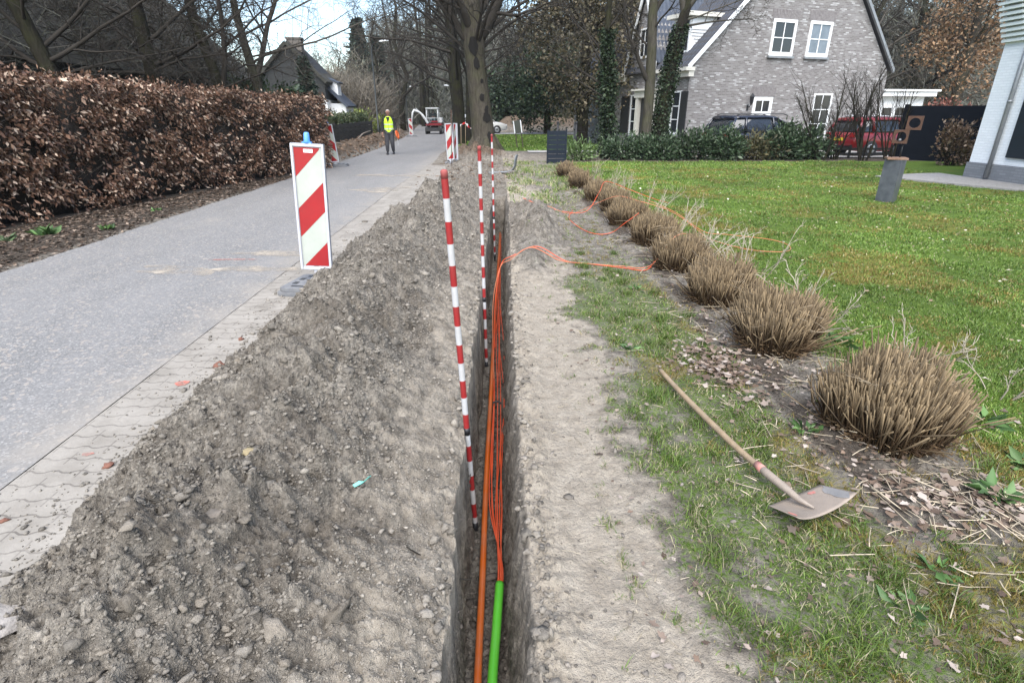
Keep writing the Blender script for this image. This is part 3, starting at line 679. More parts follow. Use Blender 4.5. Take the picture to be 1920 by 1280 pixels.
b = MB(); b.box((.35, .8, 5.65), (.9, .7, .8)); b.box((.35, .8, 6.05), (1.0, .8, .1)); b.build('chimney', pmat('grey chimney brick', (.09, .08, .07), .9, col2=(.13, .115, .10), scale=9), gh)
window(gh, (.6, 0, .9), UX, UY, 1.3, 1.3, 2, 2, .1, sill=False); window(gh, (-2.2, 0, .9), UX, UY, 1.3, 1.3, 2, 2, .1, sill=False)
an = empty('dormered_annex', (-11.0, 41.2, 0), R(3), 'small white annex with grey tiled roof and a white dormer beside the dark gable', 'annex')
b = MB(); b.box((.1, 1.4, 1.1), (1.5, 2.8, 2.2)); b.build('wall', M_WHITE, an)
b = MB(); slab(b, [(1.05, -.3, 2.05), (1.05, 3.1, 2.05), (-1.2, 3.1, 4.2), (-1.2, -.3, 4.2)], .15); b.build('roof', M_TILE, an)
b = MB(); b.prism([(-.65, 3.5), (.35, 2.7), (.35, 3.55), (-.65, 3.8)], 'y', .35, 1.5); d = b.build('dormer', M_WHITE, an)
b = MB(); slab(b, [(.5, .2, 3.53), (.5, 1.65, 3.53), (-.95, 1.65, 4.1), (-.95, .2, 4.1)], .1); b.build('dormer_roof', M_TILE, d)
for x0 in (-.6, .0, .5): window(an, (x0, 0, .7), UX, UY, .4, .85, 1, 2, .06, sill=False)

# ------------------------------------------------------------------ trees
def bark(name, c1, c2, moss=.25, mcol=(.055, .062, .022)):
    m, nt, p = newmat(name); co = objco(nt)
    st = nd(nt, 'ShaderNodeMapping', {'Vector': co, 'Scale': (6, 6, 1.1)}).outputs[0]
    n1 = noise(nt, st, 2.6, 6, .7); n2 = noise(nt, co, 1.6, 4)
    c = ramp(nt, n1, [(.3, c1), (.68, c2)])
    if moss: c = mixc(nt, mth(nt, 'MULTIPLY', ramp(nt, n2, [(.45, (0, 0, 0)), (.7, (1, 1, 1))]), moss), c, mcol)
    nt.links.new(c, p.inputs['Base Color']); p.inputs['Roughness'].default_value = .95; p.inputs['Specular IOR Level'].default_value = .1
    b = nd(nt, 'ShaderNodeBump', {'Height': n1, 'Strength': .9, 'Distance': .05}); nt.links.new(b.outputs[0], p.inputs['Normal'])
    return m
M_BARK = bark('oak bark', (.026, .023, .018), (.080, .070, .056), .35)
M_BARKG = bark('green-grey bark', (.025, .023, .018), (.075, .068, .055), .45)
M_BARKD = bark('dark wet bark', (.010, .009, .0075), (.030, .026, .021), .5, (.042, .048, .016))
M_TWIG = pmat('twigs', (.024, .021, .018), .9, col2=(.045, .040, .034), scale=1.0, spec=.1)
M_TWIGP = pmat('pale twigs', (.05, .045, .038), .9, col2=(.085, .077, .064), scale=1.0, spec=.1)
M_LEAF = pmat('leaves', (1, 1, 1), .55, attr=True, scale=2, spec=.3)

def tubes(name, polys, mat, parent=None, smooth=True):
    """polys: list of (pts Nx3, radii N); sides by radius"""
    VV = []; FF = []; base = 0
    for pts, rad in polys:
        pts = np.asarray(pts, float); rad = np.asarray(rad, float); n = len(pts); r0 = rad[0]
        k = 12 if r0 > .12 else 7 if r0 > .04 else 5 if r0 > .014 else 3
        d = np.gradient(pts, axis=0); d /= np.linalg.norm(d, axis=1)[:, None]+1e-9
        ref = np.array([0, 0, 1.]) if abs(d.mean(0)[2]) < .8 else np.array([1., 0, 0])
        a = np.cross(d, ref); a /= np.linalg.norm(a, axis=1)[:, None]+1e-9; b_ = np.cross(d, a)
        t = np.arange(k)*2*np.pi/k
        ring = pts[:, None]+rad[:, None, None]*(a[:, None]*np.cos(t)[None, :, None]+b_[:, None]*np.sin(t)[None, :, None])
        VV.append(ring.reshape(-1, 3)); i = base+np.arange(n*k).reshape(n, k); j = np.roll(i, -1, 1)
        FF.append(np.stack([i[:-1], j[:-1], j[1:], i[1:]], -1).reshape(-1, 4)); base += n*k
    return npmesh(name, np.concatenate(VV), np.concatenate(FF), mat=mat, parent=parent, smooth=smooth)
def limb(q, p, d, L, r, n, wob, trop, tip=.3):
    """wandering polyline"""
    pts = [p]; d = d.normalized()
    for i in range(n):
        d = (d+Vector((q.gauss(0, wob), q.gauss(0, wob), q.gauss(0, wob)+trop))).normalized(); pts.append(pts[-1]+d*(L/n))
    return pts, [r*(1-(1-tip)*i/n) for i in range(n+1)]
def grow(q, out, pts, rad, lvl, P):
    """side branches from a limb"""
    if lvl >= len(P['n']): return
    L = sum((pts[i+1]-pts[i]).length for i in range(len(pts)-1)); m = P['n'][lvl]; t0 = P['t0'][lvl]
    for c in range(m):
        t = t0+(1-t0)*(c+q.random())/m; f = t*(len(pts)-1); i = min(int(f), len(pts)-2); f -= i
        p = pts[i].lerp(pts[i+1], f); d = (pts[i+1]-pts[i]).normalized(); r = rad[i]*(1-f)+rad[i+1]*f
        ax = d.orthogonal().normalized(); ax = Matrix.Rotation(q.random()*6.283, 3, d) @ ax
        dd = Matrix.Rotation(R(P['ang'][lvl])*q.uniform(.65, 1.3), 3, ax) @ d
        l = L*P['lf'][lvl]*q.uniform(.6, 1.25)*(1-.45*t)
        rr = max(min(r*.62, r*P['rf'][lvl]), P.get('rmin', .004))
        a, bb = limb(q, p, dd, l, rr, P['seg'][lvl], P['wob'][lvl], P['trop'][lvl])
        out.append((a, bb)); grow(q, out, a, bb, lvl+1, P)
PB = dict(n=[8, 7, 6], t0=[.3, .2, .15], ang=[50, 48, 42], lf=[.55, .5, .5], rf=[.5, .5, .55], seg=[7, 5, 3], wob=[.16, .18, .2], trop=[.03, .02, .02], rmin=.006)
def make_tree(seed, trunk, limbs, P, name, label, loc, bm, tm, group=None, rz=0, cat='tree', scale=1):
    """trunk: (pts, radii) local; limbs: (height t, direction, length, radius)"""
    q = random.Random(seed); t = empty(name, loc, rz, label, cat, group); t.scale = (scale,)*3
    pts = [Vector(p) for p in trunk[0]]
    tubes('trunk', [(pts, trunk[1])], bm, t); out = []
    for (tt, d, L, r) in limbs:
        f = tt*(len(pts)-1); i = min(int(f), len(pts)-2); p = pts[i].lerp(pts[i+1], f-i)
        a, b_ = limb(q, p, Vector(d), L, r, 9, .10, P.get('ltrop', .02), .25); out.append((a, b_)); grow(q, out, a, b_, 0, P)
    tubes('crown', out, tm, t)
    return t, out
def leafcards(P, n, s, asp, q, D=None, droop=0, fold=.25):
    """folded leaf shapes at points P (n leaves): 4 verts, 2 triangles"""
    m = len(P); d = nr.randn(m, 3) if D is None else D+.6*nr.randn(m, 3); d[:, 2] -= droop
    d /= np.linalg.norm(d, axis=1)[:, None]; u = np.cross(d, nr.randn(m, 3)); u /= np.linalg.norm(u, axis=1)[:, None]; w = np.cross(d, u)
    s = s[:, None]; mid = P+d*s*.45
    V = np.stack([P, mid+u*s*asp*.5+w*s*fold*.3, P+d*s, mid-u*s*asp*.5+w*s*fold*.3], 1)
    i = np.arange(m)*4
    F = np.stack([np.stack([i, i+1, i+2], -1), np.stack([i, i+2, i+3], -1)], 1).reshape(-1, 3)
    return V.reshape(-1, 3), F
def leaves(name, P, size, asp, cols, mat, parent=None, D=None, droop=0, sj=.3):
    P = np.asarray(P, float); s = size*(1+sj*nr.randn(len(P))).clip(.4, 1.9)
    V, F = leafcards(P, len(P), s, asp, None, D, droop)
    pal = np.array(cols); c = pal[nr.randint(0, len(pal), len(P))]*(.75+.5*nr.rand(len(P), 1))
    return npmesh(name, V, F3=F, mat=mat, parent=parent, cols=np.repeat(c, 4, 0))
def slivers(name, P, D, L, w, cols, mat, parent=None):
    """thin twig slivers"""
    n = len(P); D = D/np.linalg.norm(D, axis=1)[:, None]; u = np.cross(D, nr.randn(n, 3)); u /= np.linalg.norm(u, axis=1)[:, None]
    V = np.stack([P-u*w[:, None]/2, P+u*w[:, None]/2, P+D*L[:, None]+u*w[:, None]*.1+nr.randn(n, 3)*.05*L[:, None]], 1).reshape(-1, 3)
    pal = np.array(cols); c = pal[nr.randint(0, len(pal), n)]*(.75+.5*nr.rand(n, 1))
    return npmesh(name, V, F3=np.arange(n*3).reshape(-1, 3), mat=mat, parent=parent, cols=np.repeat(c, 3, 0))
IVY = [(.012, .024, .010), (.020, .036, .015), (.009, .017, .008), (.036, .052, .025)]
def ivy(parent, pts, rad, h0, h1, n, spread=1.25, size=.085, name='ivy'):
    pts = np.array([tuple(p) for p in pts]); z = h0+(h1-h0)*nr.rand(n); k = np.interp(z, pts[:, 2], np.arange(len(pts)))
    c = np.stack([np.interp(k, np.arange(len(pts)), pts[:, i]) for i in range(3)], -1); r = np.interp(k, np.arange(len(pts)), rad)
    th = nr.rand(n)*6.283; rr = r*(1+spread*nr.rand(n)**2*(.6+.4*np.sin(z*3+th*2)))+.02
    P = c+np.stack([np.cos(th)*rr, np.sin(th)*rr, 0*z], -1); D = np.stack([np.cos(th), np.sin(th), -.5+0*z], -1)
    return leaves(name, P, size, .9, IVY, M_LEAF, parent, D)

# the big oak by the trench
tp = [(0, 0, -.3), (0, 0, .15), (-.03, 0, .6), (-.11, 0, 1.6), (-.21, 0, 2.6), (-.30, .02, 3.6), (-.38, .05, 4.4), (-.46, .1, 5.4), (-.50, .1, 7.0), (-.4, .2, 9.5)]
tr = [.80, .60, .50, .45, .42, .41, .48, .40, .32, .12]
ol = [(.60, (-.72, -.1, .95), 6.5, .19), (.62, (.72, -.2, .95), 6.5, .20), (.66, (-.3, -.6, 1.1), 6, .17), (.67, (.4, .5, 1.1), 6, .17), (.70, (-.6, .5, .95), 6.5, .18), (.72, (.6, .5, .95), 6, .17), (.76, (-.3, -.3, 1), 6, .22), (.8, (.35, -.25, 1), 6, .2),
      (.56, (-1, -.1, .55), 4.8, .075), (.58, (1, .1, .45), 4.2, .07), (.5, (.9, -.35, .3), 3.0, .04), (.53, (-.9, .45, .55), 5.0, .055), (.47, (1, .3, .25), 2.4, .032), (.6, (.2, -1, .8), 4.5, .07), (.6, (-.95, -.5, .62), 5.8, .085), (.63, (.95, .5, .7), 5.8, .085), (.6, (.7, -.75, .7), 5, .075)]
PO = dict(n=[9, 8, 6], t0=[.18, .15, .12], ang=[46, 44, 40], lf=[.52, .5, .5], rf=[.45, .5, .55], seg=[7, 5, 3], wob=[.17, .19, .22], trop=[-.015, .0, .02], rmin=.0075, ltrop=-.012)
oak, _ = make_tree(4, (tp, tr), ol, PO, 'oak_tree', 'huge bare oak with a scarred trunk standing in dug earth beyond the trench', (-.46, 25.2, .1), M_BARK, M_TWIG)
M_HOLE = pmat('rotten hollow', (.008, .007, .006), 1)
for (dx, z, rx, rz_, rad_) in [(.02, 4.0, .19, .32, .56), (.06, 3.38, .12, .22, .52), (.12, 2.15, .11, .15, .52), (.18, 2.75, .06, .09, .5), (.22, 1.35, .17, .20, .55), (.26, 1.65, .08, .20, .53), (.30, .55, .12, .25, .5)]:
    q = random.Random(int(z*100)); 
    xx = np.interp(z, [1.6, 4.4], [-.06, -.22])+dx
    ax_ = lambda zz: float(np.interp(zz, [p[2] for p in tp], [p[0] for p in tp])); xx = ax_(z)+dx; ring = []
    for t in range(12):
        k_ = .75+.5*q.random(); X_ = dx+rx*k_*math.cos(t*.5236); Z_ = z+rz_*k_*math.sin(t*.5236); r_ = float(np.interp(Z_, [p[2] for p in tp], tr))
        ring.append((ax_(Z_)+X_, -math.sqrt(max(r_*r_-X_*X_, .002))-.012, Z_))
    r_ = float(np.interp(z, [p[2] for p in tp], tr))
    MB().add([(xx, -math.sqrt(max(r_*r_-dx*dx, .002))-.03, z)]+ring, [(0, 1+i, 1+(i+1) % 12) for i in range(12)]).build('hollow', M_HOLE, oak)
b = MB()
for i in range(9):
    a = i*.7; b.tube([(.40*math.cos(a), .40*math.sin(a), .6), (.58*math.cos(a), .58*math.sin(a), .15), (1.0*math.cos(a+.1), 1.0*math.sin(a+.1), -.25)], [.12, .2, .1], 8)
b.build('root_flare', M_BARK, oak)

# row of trees behind the oak along the road
def row_tree(seed, loc, h, r, lean, label, name='roadside_tree', group='bare trees in a row along the road', left=-1, P=PB, tm=None, bm=None, nl=13, droop=.2):
    q = random.Random(seed)
    pts = [(0, 0, -.2)]+[(lean[0]*t**1.3+q.gauss(0, .03), lean[1]*t**1.3, h*t) for t in (.12, .3, .5, .7, .85, 1)]
    rad = [r*1.25, r, r*.85, r*.7, r*.5, r*.35, r*.12]; lm = []
    for i in range(nl):
        t = .3+.65*i/nl; a = q.random()*6.283
        lm.append((t, (math.cos(a)+.35*left, math.sin(a)-.1, droop+q.random()*.9), h*(.55-.25*t)*q.uniform(.7, 1.2), r*.36*(1.15-t)))
    return make_tree(seed, (pts, rad), lm, P, name, label, loc, bm or M_BARKD, tm or M_TWIG, group, 0)
row_tree(21, (-1.95, 33, 0), 12, .32, (-.5, 0), 'bare dark tree with low drooping boughs just left of the oak trunk')
row_tree(22, (-1.45, 36, 0), 13, .3, (.2, .3), 'slim bare tree hidden close behind the oak trunk', left=.2)
row_tree(23, (-2.6, 42, 0), 13, .34, (-.9, 0), 'leaning bare tree behind the far end of the roadside row')
row_tree(24, (-3.4, 55, 0), 14, .36, (-.7, 0), 'farthest bare tree of the roadside row, right of the excavator')
t, o_ = row_tree(25, (-1.25, 40, 0), 11, .2, (.3, 0), 'thin ivy-greened trunk behind the right side of the roadside row', left=.1)
ivy(t, [(0, 0, 0), (.1, 0, 3.3), (.25, 0, 7)], [.22, .2, .15], .2, 6, 1500, 1.2, .12)

# ivy-clad trees in front of the brick house
def stem_tree(seed, loc, pts, rad, lm, label, bm=None, iv=None, P=PB, name='garden_tree', group='trees in front of the brick house', tm=None):
    t, o = make_tree(seed, (pts, rad), lm, P, name, label, loc, bm or M_BARKG, tm or M_TWIG, group)
    if iv: ivy(t, pts, rad, *iv)
    return t
PT = dict(n=[8, 6, 5], t0=[.25, .2, .15], ang=[48, 46, 42], lf=[.5, .5, .5], rf=[.5, .5, .55], seg=[6, 4, 3], wob=[.15, .18, .2], trop=[.03, .02, .02], rmin=.005)
stem_tree(31, (5.78, 22.3, 0), [(0, 0, -.2), (-.02, 0, .5), (.02, 0, 1.6), (.0, 0, 2.6), (-.04, 0, 3.6), (-.12, 0, 4.8), (-.16, 0, 6), (-.2, 0, 9)], [.26, .22, .19, .19, .18, .17, .14, .04],
          [(.43, (-.75, -.2, 1.0), 3.0, .10), (.72, (.7, .3, .9), 4, .1), (.78, (-.7, .2, .9), 4, .09), (.85, (.3, -.6, 1), 3, .06), (.6, (-.9, .1, .5), 2.2, .04), (.66, (.5, -.7, .6), 2.4, .04), (.9, (-.4, .4, 1), 3, .05)],
          'smooth grey trunk forking low, left of the leaning ivy-wrapped one before the brick facade')
stem_tree(32, (6.35, 22.6, 0), [(0, 0, -.2), (.0, 0, .6), (.08, 0, 1.8), (.22, 0, 3.0), (.38, 0, 4.2), (.55, 0, 5.0), (.95, 0, 6.4), (1.4, 0, 9)], [.30, .25, .23, .22, .21, .17, .12, .04],
          [(.70, (-.35, 0, 1.1), 4, .13), (.72, (.8, -.1, .8), 4.5, .12), (.8, (.2, .6, 1), 4, .08), (.85, (.8, .3, .6), 3.5, .06), (.62, (.9, -.3, .5), 2.8, .045), (.66, (.9, -.5, .15), 3.0, .035), (.9, (-.5, -.3, 1), 3, .05)],
          'leaning trunk wrapped in dark ivy, right one of the pair before the brick facade', M_BARKD, (.1, 4.6, 3800, .75, .075), tm=M_TWIGP)
stem_tree(33, (4.42, 22.9, 0), [(0, 0, -.2), (0, 0, .5), (-.04, 0, 1.6), (-.12, 0, 2.8), (-.2, 0, 4.0), (-.25, 0, 6.5), (-.3, 0, 9)], [.2, .17, .15, .14, .12, .08, .03],
          [(.45, (-.9, .1, .8), 3, .06), (.5, (.7, .3, .8), 2.5, .05), (.6, (-.7, .4, .9), 3, .05), (.7, (.6, -.3, 1), 3, .05), (.8, (-.4, -.5, 1), 3, .04), (.4, (-1, -.2, .4), 2.4, .04), (.55, (-.9, -.4, .6), 2.8, .045)],
          'slim trunk swallowed by dense ivy beside the left corner of the brick house', M_BARKD, (.05, 4.5, 6500, 2.3, .08))

# trees on the left, inside the hedge
PL = dict(n=[12, 8, 7], t0=[.12, .15, .1], ang=[58, 52, 46], lf=[.5, .5, .5], rf=[.45, .5, .55], seg=[7, 5, 3], wob=[.2, .22, .24], trop=[.0, .01, .03], rmin=.004)
GL = 'bare trees behind the brown hedge'
def orchard(seed, loc, pts, rad, lm, label, tm=None, P=PL, bm=None):
    rad = [r*.82 for r in rad]; lm = [(a, d, l, r*.68) for a, d, l, r in lm]
    return stem_tree(seed, loc, pts, rad, lm, label, bm or M_BARKD, None, P or PL, 'orchard_tree', GL, tm)
orchard(41, (-8.75, 12.4, 0), [(.15, 0, -.2), (.12, 0, 1.2), (.05, 0, 2.1), (-.15, 0, 2.8), (-.35, 0, 3.6), (-.5, .1, 5), (-.6, .2, 7)], [.24, .2, .18, .17, .15, .1, .03],
        [(.36, (-1, -.2, .02), 2.8, .09), (.42, (-1, .1, .35), 3.2, .08), (.45, (1, -.2, .25), 3, .07), (.5, (.9, .4, .6), 3.2, .07), (.55, (-.8, -.5, .7), 3, .06), (.6, (.5, -.7, .5), 2.8, .05), (.65, (.8, .1, .9), 3.5, .06), (.7, (-.6, .6, .8), 3, .05), (.8, (.5, .5, 1), 2.5, .04), (.38, (.9, .5, .15), 2.6, .05)],
        'gnarled mossy tree with low crooked boughs, nearest behind the left end of the hedge')
orchard(42, (-8.35, 15.2, 0), [(.05, 0, -.2), (.03, 0, 1.4), (-.0, 0, 2.4), (-.02, 0, 3.2), (-.05, 0, 4.4), (-.1, .1, 6), (-.1, .2, 8)], [.27, .22, .2, .19, .17, .1, .03],
        [(.36, (-1, -.1, .12), 3.4, .07), (.4, (1, -.2, .3), 3.4, .08), (.46, (-.9, .2, .5), 3.6, .08), (.5, (.9, .3, .5), 3.4, .08), (.55, (-.7, -.6, .6), 3.2, .06), (.6, (.7, -.6, .6), 3, .06), (.65, (-.9, .1, .9), 3.5, .06), (.72, (.7, .4, .9), 3, .06), (.38, (.8, -.5, .1), 2.8, .05), (.42, (.2, -.9, .3), 2.5, .05)],
        'thick upright dark trunk with tangled boughs, middle of the trees behind the hedge')
orchard(43, (-7.95, 17.6, 0), [(.25, 0, -.2), (.2, 0, 1.4), (.1, 0, 2.2), (-.05, 0, 3.0), (-.3, 0, 4.2), (-.5, .1, 6), (-.6, .2, 8)], [.24, .2, .18, .17, .15, .09, .03],
        [(.3, (-.9, -.1, .75), 4.2, .12), (.31, (.35, .1, 1), 4.5, .12), (.5, (.9, -.2, .6), 3.2, .06), (.55, (-.8, .4, .7), 3, .05), (.6, (.6, .5, .8), 3, .05), (.36, (1, -.3, .12), 3, .05), (.7, (-.6, -.5, .9), 3, .04)],
        'tree splitting into several mossy leaning stems behind the hedge')
orchard(44, (-7.75, 20.0, 0), [(.1, 0, -.2), (.05, 0, 1.6), (.02, 0, 2.6), (-.15, 0, 3.6), (-.28, 0, 4.6), (-.3, .1, 6.5), (-.5, .2, 8.5)], [.24, .2, .19, .15, .13, .08, .03],
        [(.34, (.55, 0, .95), 5, .14), (.42, (.9, -.2, .35), 5.5, .06), (.5, (-.8, .2, .7), 3, .05), (.55, (.85, .1, .5), 4.5, .055), (.62, (.6, -.5, .8), 3.5, .05), (.7, (-.5, -.4, 1), 3, .04), (.45, (.95, .3, .2), 4, .045)],
        'pale forked tree with long fine branches at the far end of the brown hedge', M_TWIGP, None, M_BARKG)
# bare saplings between lawn and drive
PS = dict(n=[10, 6], t0=[.25, .15], ang=[30, 35], lf=[.5, .45], rf=[.55, .6], seg=[5, 3], wob=[.10, .14], trop=[.06, .04], rmin=.004)
GS = 'bare shrubs in front of the red car'
for i, (x, y, h, n, lb) in enumerate([(12.35, 21.5, 3.0, 6, 'bare many-stemmed shrub at the right end of the evergreen hedge'), (13.85, 21.3, 3.3, 8, 'bare many-stemmed shrub in front of the tail of the red car'), (15.05, 21.6, 2.8, 6, 'bare upright shrub in front of the side windows of the red car'), (13.05, 21.8, 2.0, 4, 'small thin bare shrub between the two taller ones by the red car')]):
    q = random.Random(60+i); t = empty('bare_shrub', (x, y, 0), 0, lb, 'shrub', GS); stems = []; tw = []
    for s in range(n):
        a = q.random()*6.283; sp = q.uniform(.1, .42)
        pt, rd = limb(q, Vector((.12*math.cos(a), .12*math.sin(a), -.05)), Vector((sp*math.cos(a), sp*math.sin(a), 1)), h*q.uniform(.75, 1.05), q.uniform(.025, .045), 9, .07, .03); stems.append((pt, rd)); grow(q, tw, pt, rd, 0, PS)
    tubes('stems', stems, M_BARKD, t); tubes('twigs', tw, M_TWIG, t)

# background trees, each its own
protos = []
for i in range(4):
    q = random.Random(80+i); h = 15; pts = [(0, 0, -.3)]+[(q.gauss(0, .25)*t*3, q.gauss(0, .25)*t*3, h*t) for t in (.15, .35, .55, .75, 1)]
    lm = [(.22+.75*j/16, (math.cos(j*2.4), math.sin(j*2.4), q.uniform(.35, 1.1)), h*(.42-.22*j/16)*q.uniform(.7, 1.2), .12*(1.1-j/17)) for j in range(17)]
    protos.append((pts, [.34, .28, .23, .18, .12, .04], lm))
PBK = dict(n=[9, 7, 5], t0=[.15, .15, .1], ang=[45, 45, 40], lf=[.5, .5, .55], rf=[.5, .5, .6], seg=[5, 4, 2], wob=[.15, .18, .2], trop=[.03, .03, .02], rmin=.013)
bgs = [(-15.5, 62, .5, 'grey bare tree beyond the street lamp, left of the road'), (-9.6, 50, .62, 'bare grey-brown tree behind the street lamp'), (-8.6, 56, .9, 'bare tree on the left road edge beyond the excavator'), (-15.6, 52, .42, 'pale bare tree to the right of the dark gabled house'),
       (3, 58, 1, 'bare wood-edge tree seen right of the oak trunk'), (8, 62, 1.1, 'bare wood-edge tree above the earth mound'), (13, 56, 1.05, 'tall bare tree behind the left corner of the brick house'), (21, 47, 1.05, 'bare tree rising right behind the house gable'), (25, 44, 1.0, 'bare tree above the garden room roof'),
       (23.5, 38, .85, 'bare tree behind the dark garden fence'), (29, 41, 1.05, 'bare tree behind the fence near the white house'), (27, 50, 1.15, 'tall bare tree deep in the wood above the fence'), (33, 48, 1.1, 'bare tree half hidden by the white house'), (18, 55, 1.1, 'bare tree behind the house roof ridge'), (-6.5, 68, 1, 'far bare tree where the road disappears'),
       (.5, 70, 1.1, 'far bare tree behind the roadside row'), (-20, 60, .36, 'hazy bare tree behind the dark gabled house')]
first = {}
for i, (x, y, s, lb) in enumerate(bgs):
    k = i % 4
    if k not in first:
        pts, rad, lm = protos[k]; t, _ = make_tree(90+k, (pts, rad), lm, PBK, 'bare_tree', lb, (x, y, 0), M_BARKD, M_TWIG if k != 1 else M_TWIGP, 'bare trees of the wood'); first[k] = t
    else: t = copy_tree(first[k]); t['label'] = lb
    t.location = (x, y, 0); t.rotation_euler = (0, 0, i*1.7); t.scale = (s, s, s)
# leafy trees
def blobpts(n, c, r, q=None, shell=.45):
    d = nr.randn(n, 3); d /= np.linalg.norm(d, axis=1)[:, None]; k = nr.rand(n)**shell
    return np.array(c)+d*k[:, None]*np.array(r)
def clumpy(n, c, r, nclump, cr):
    cc = blobpts(nclump, c, r, shell=.4); i = nr.randint(0, nclump, n); return cc[i]+nr.randn(n, 3)*cr
def leafy(name, loc, h, r, label, cols, n, size, cz, rr, ncl=60, cr=.45, asp=.55, bm=None, group=None, P=None, droop=.2):
    q = random.Random(int(loc[0]*7+loc[1])); t = empty(name, loc, 0, label, 'tree', group)
    pts = [Vector((q.gauss(0, .1)*k, q.gauss(0, .1)*k, h*k-.2)) for k in (0, .2, .45, .7, 1)]
    out = [(pts, [r*1.2, r, r*.8, r*.55, r*.15])]
    for j in range(14):
        p = pts[1+j % 3]; a, bb = limb(q, p, Vector((math.cos(j*2.4), math.sin(j*2.4), q.uniform(.2, 1))), rr[0]*q.uniform(.7, 1.1), r*.3, 6, .14, .02); out.append((a, bb)); grow(q, out, a, bb, 0, dict(n=[5, 4], t0=[.2, .2], ang=[45, 40], lf=[.5, .5], rf=[.5, .5], seg=[4, 3], wob=[.15, .2], trop=[.02, .0], rmin=.008))
    P_ = clumpy(n, (0, 0, cz), rr, ncl, cr); P_ = P_[P_[:, 2] > .15]
    tubes('trunk', out, bm or M_BARKD, t); leaves('crown', P_, size, asp, cols, M_LEAF, t, droop=droop); return t
OLIVE = [(.075, .065, .036), (.095, .080, .045), (.055, .052, .028), (.12, .10, .06), (.05, .045, .03), (.11, .085, .05)]
DARKG = [(.014, .026, .012), (.02, .036, .015), (.03, .048, .02), (.011, .02, .01)]
leafy('leafy_tree', (4.6, 31, 0), 12, .3, 'tall tree full of olive-brown leaves left of the brick house', OLIVE, 15000, .17, 5.6, (3.2, 2.6, 4.2), 90, .5)
leafy('leafy_tree', (8.2, 37, 0), 13, .3, 'olive-brown tree behind the front gable of the brick house', OLIVE, 9000, .19, 7.5, (3.4, 2.6, 4.5), 70, .55)
leafy('evergreen_tree', (4.2, 47, 0), 8, .25, 'dark evergreen holly in the wood left of the olive-brown tree', DARKG, 9000, .24, 3.6, (3.2, 2.5, 3.2), 60, .5)
leafy('evergreen_tree', (1.2, 56, 0), 7, .25, 'dark low evergreen in the wood just right of the oak', DARKG, 5000, .28, 3.0, (2.5, 2.2, 2.6), 40, .5)
leafy('oak_tree', (27.5, 35, 0), 12, .3, 'oak still holding orange-brown leaves at the right above the fence', [(.15, .085, .04), (.19, .11, .055), (.11, .065, .035), (.21, .14, .08)], 6500, .17, 6.4, (3.0, 2.6, 4.0), 70, .45, bm=M_BARK)
leafy('leafy_tree', (19.5, 41, 0), 12, .25, 'ivy-green tree above the right verge of the house roof', [(.03, .04, .02), (.045, .052, .03), (.06, .06, .035)], 7000, .2, 6, (3, 2.4, 4.5), 60, .5)
leafy('leafy_tree', (32, 43, 0), 13, .3, 'dull green-brown tree in the wood beside the white house', OLIVE, 7000, .22, 6.5, (3.4, 2.4, 4.8), 60, .6)
# spruces
def spruce(loc, h, w, label, n=4500, s=.3):
    t = empty('spruce', loc, 0, label, 'conifer', 'dark conifers'); tubes('trunk', [([Vector((0, 0, -.2)), Vector((0, 0, h*.5)), Vector((0, 0, h))], [.03*h*.6, .02*h*.6, .01])], M_BARKD, t)
    k = nr.rand(n)**.7; lay = np.floor(k*18)/18; th = nr.rand(n)*6.283; rr = w*(1-lay)*(.25+.75*nr.rand(n)**.6)*(.75+.25*np.sin(th*5+lay*40))
    P = np.stack([np.cos(th)*rr, np.sin(th)*rr, h*(.08+.92*(lay+.02*nr.rand(n)))-rr*.35], -1); D = np.stack([np.cos(th), np.sin(th), -.35+0*th], -1)
    leaves('crown', P, s, .45, [(.014, .026, .018), (.020, .036, .024), (.028, .044, .03)], M_LEAF, t, D); return t
spruce((-16.4, 76, 0), 12.2, 3.4, 'tall dark spruce rising behind the tall street lamp', 5000, .55)
spruce((-14.6, 78, 0), 10.5, 3.2, 'shorter spruce beside the tall one behind the street lamp', 4000, .55)
spruce((-9.35, 30.5, 0), 4.25, 1.05, 'small dark fir in front of the gabled house', 3200, .24)
# evergreen hump above the hedge
def shrub(name, loc, r, label, cols, n, size, asp=.5, group=None, h0=0, stems=True, cat='shrub', D=None):
    t = empty(name, loc, 0, label, cat, group); out = []; q = random.Random(int(abs(loc[0]*31+loc[1]*7)))
    for j in range(14):
        a = q.random()*6.283; out.append(limb(q, Vector((.1*math.cos(a), .1*math.sin(a), 0)), Vector((math.cos(a)*r[0], math.sin(a)*r[1], r[2]*1.6)), r[2]*1.3, .02, 6, .12, .0))
    tubes('stems', out, M_BARKD, t)
    cc = blobpts(46, (0, 0, r[2]*.9), r, shell=.3); i = nr.randint(0, 46, n); P = cc[i]+nr.randn(n, 3)*.14; P = P[P[:, 2] > h0+.03]
    c0 = np.array([0, 0, r[2]*.6]); D = (P-c0); D /= np.linalg.norm(D, axis=1)[:, None]; D[:, 2] += .3
    leaves('foliage', P, size, asp, cols, M_LEAF, t, D); return t
RHO = [(.018, .036, .014), (.027, .050, .021), (.045, .072, .034), (.013, .026, .011), (.085, .11, .068)]
shrub('evergreen_shrub', (-8.1, 20.6, 1.2), (1.5, .8, .75), 'dull green evergreen bush rising over the far part of the brown hedge', RHO, 3600, .13)
GR = 'evergreen bushes between lawn and drive'
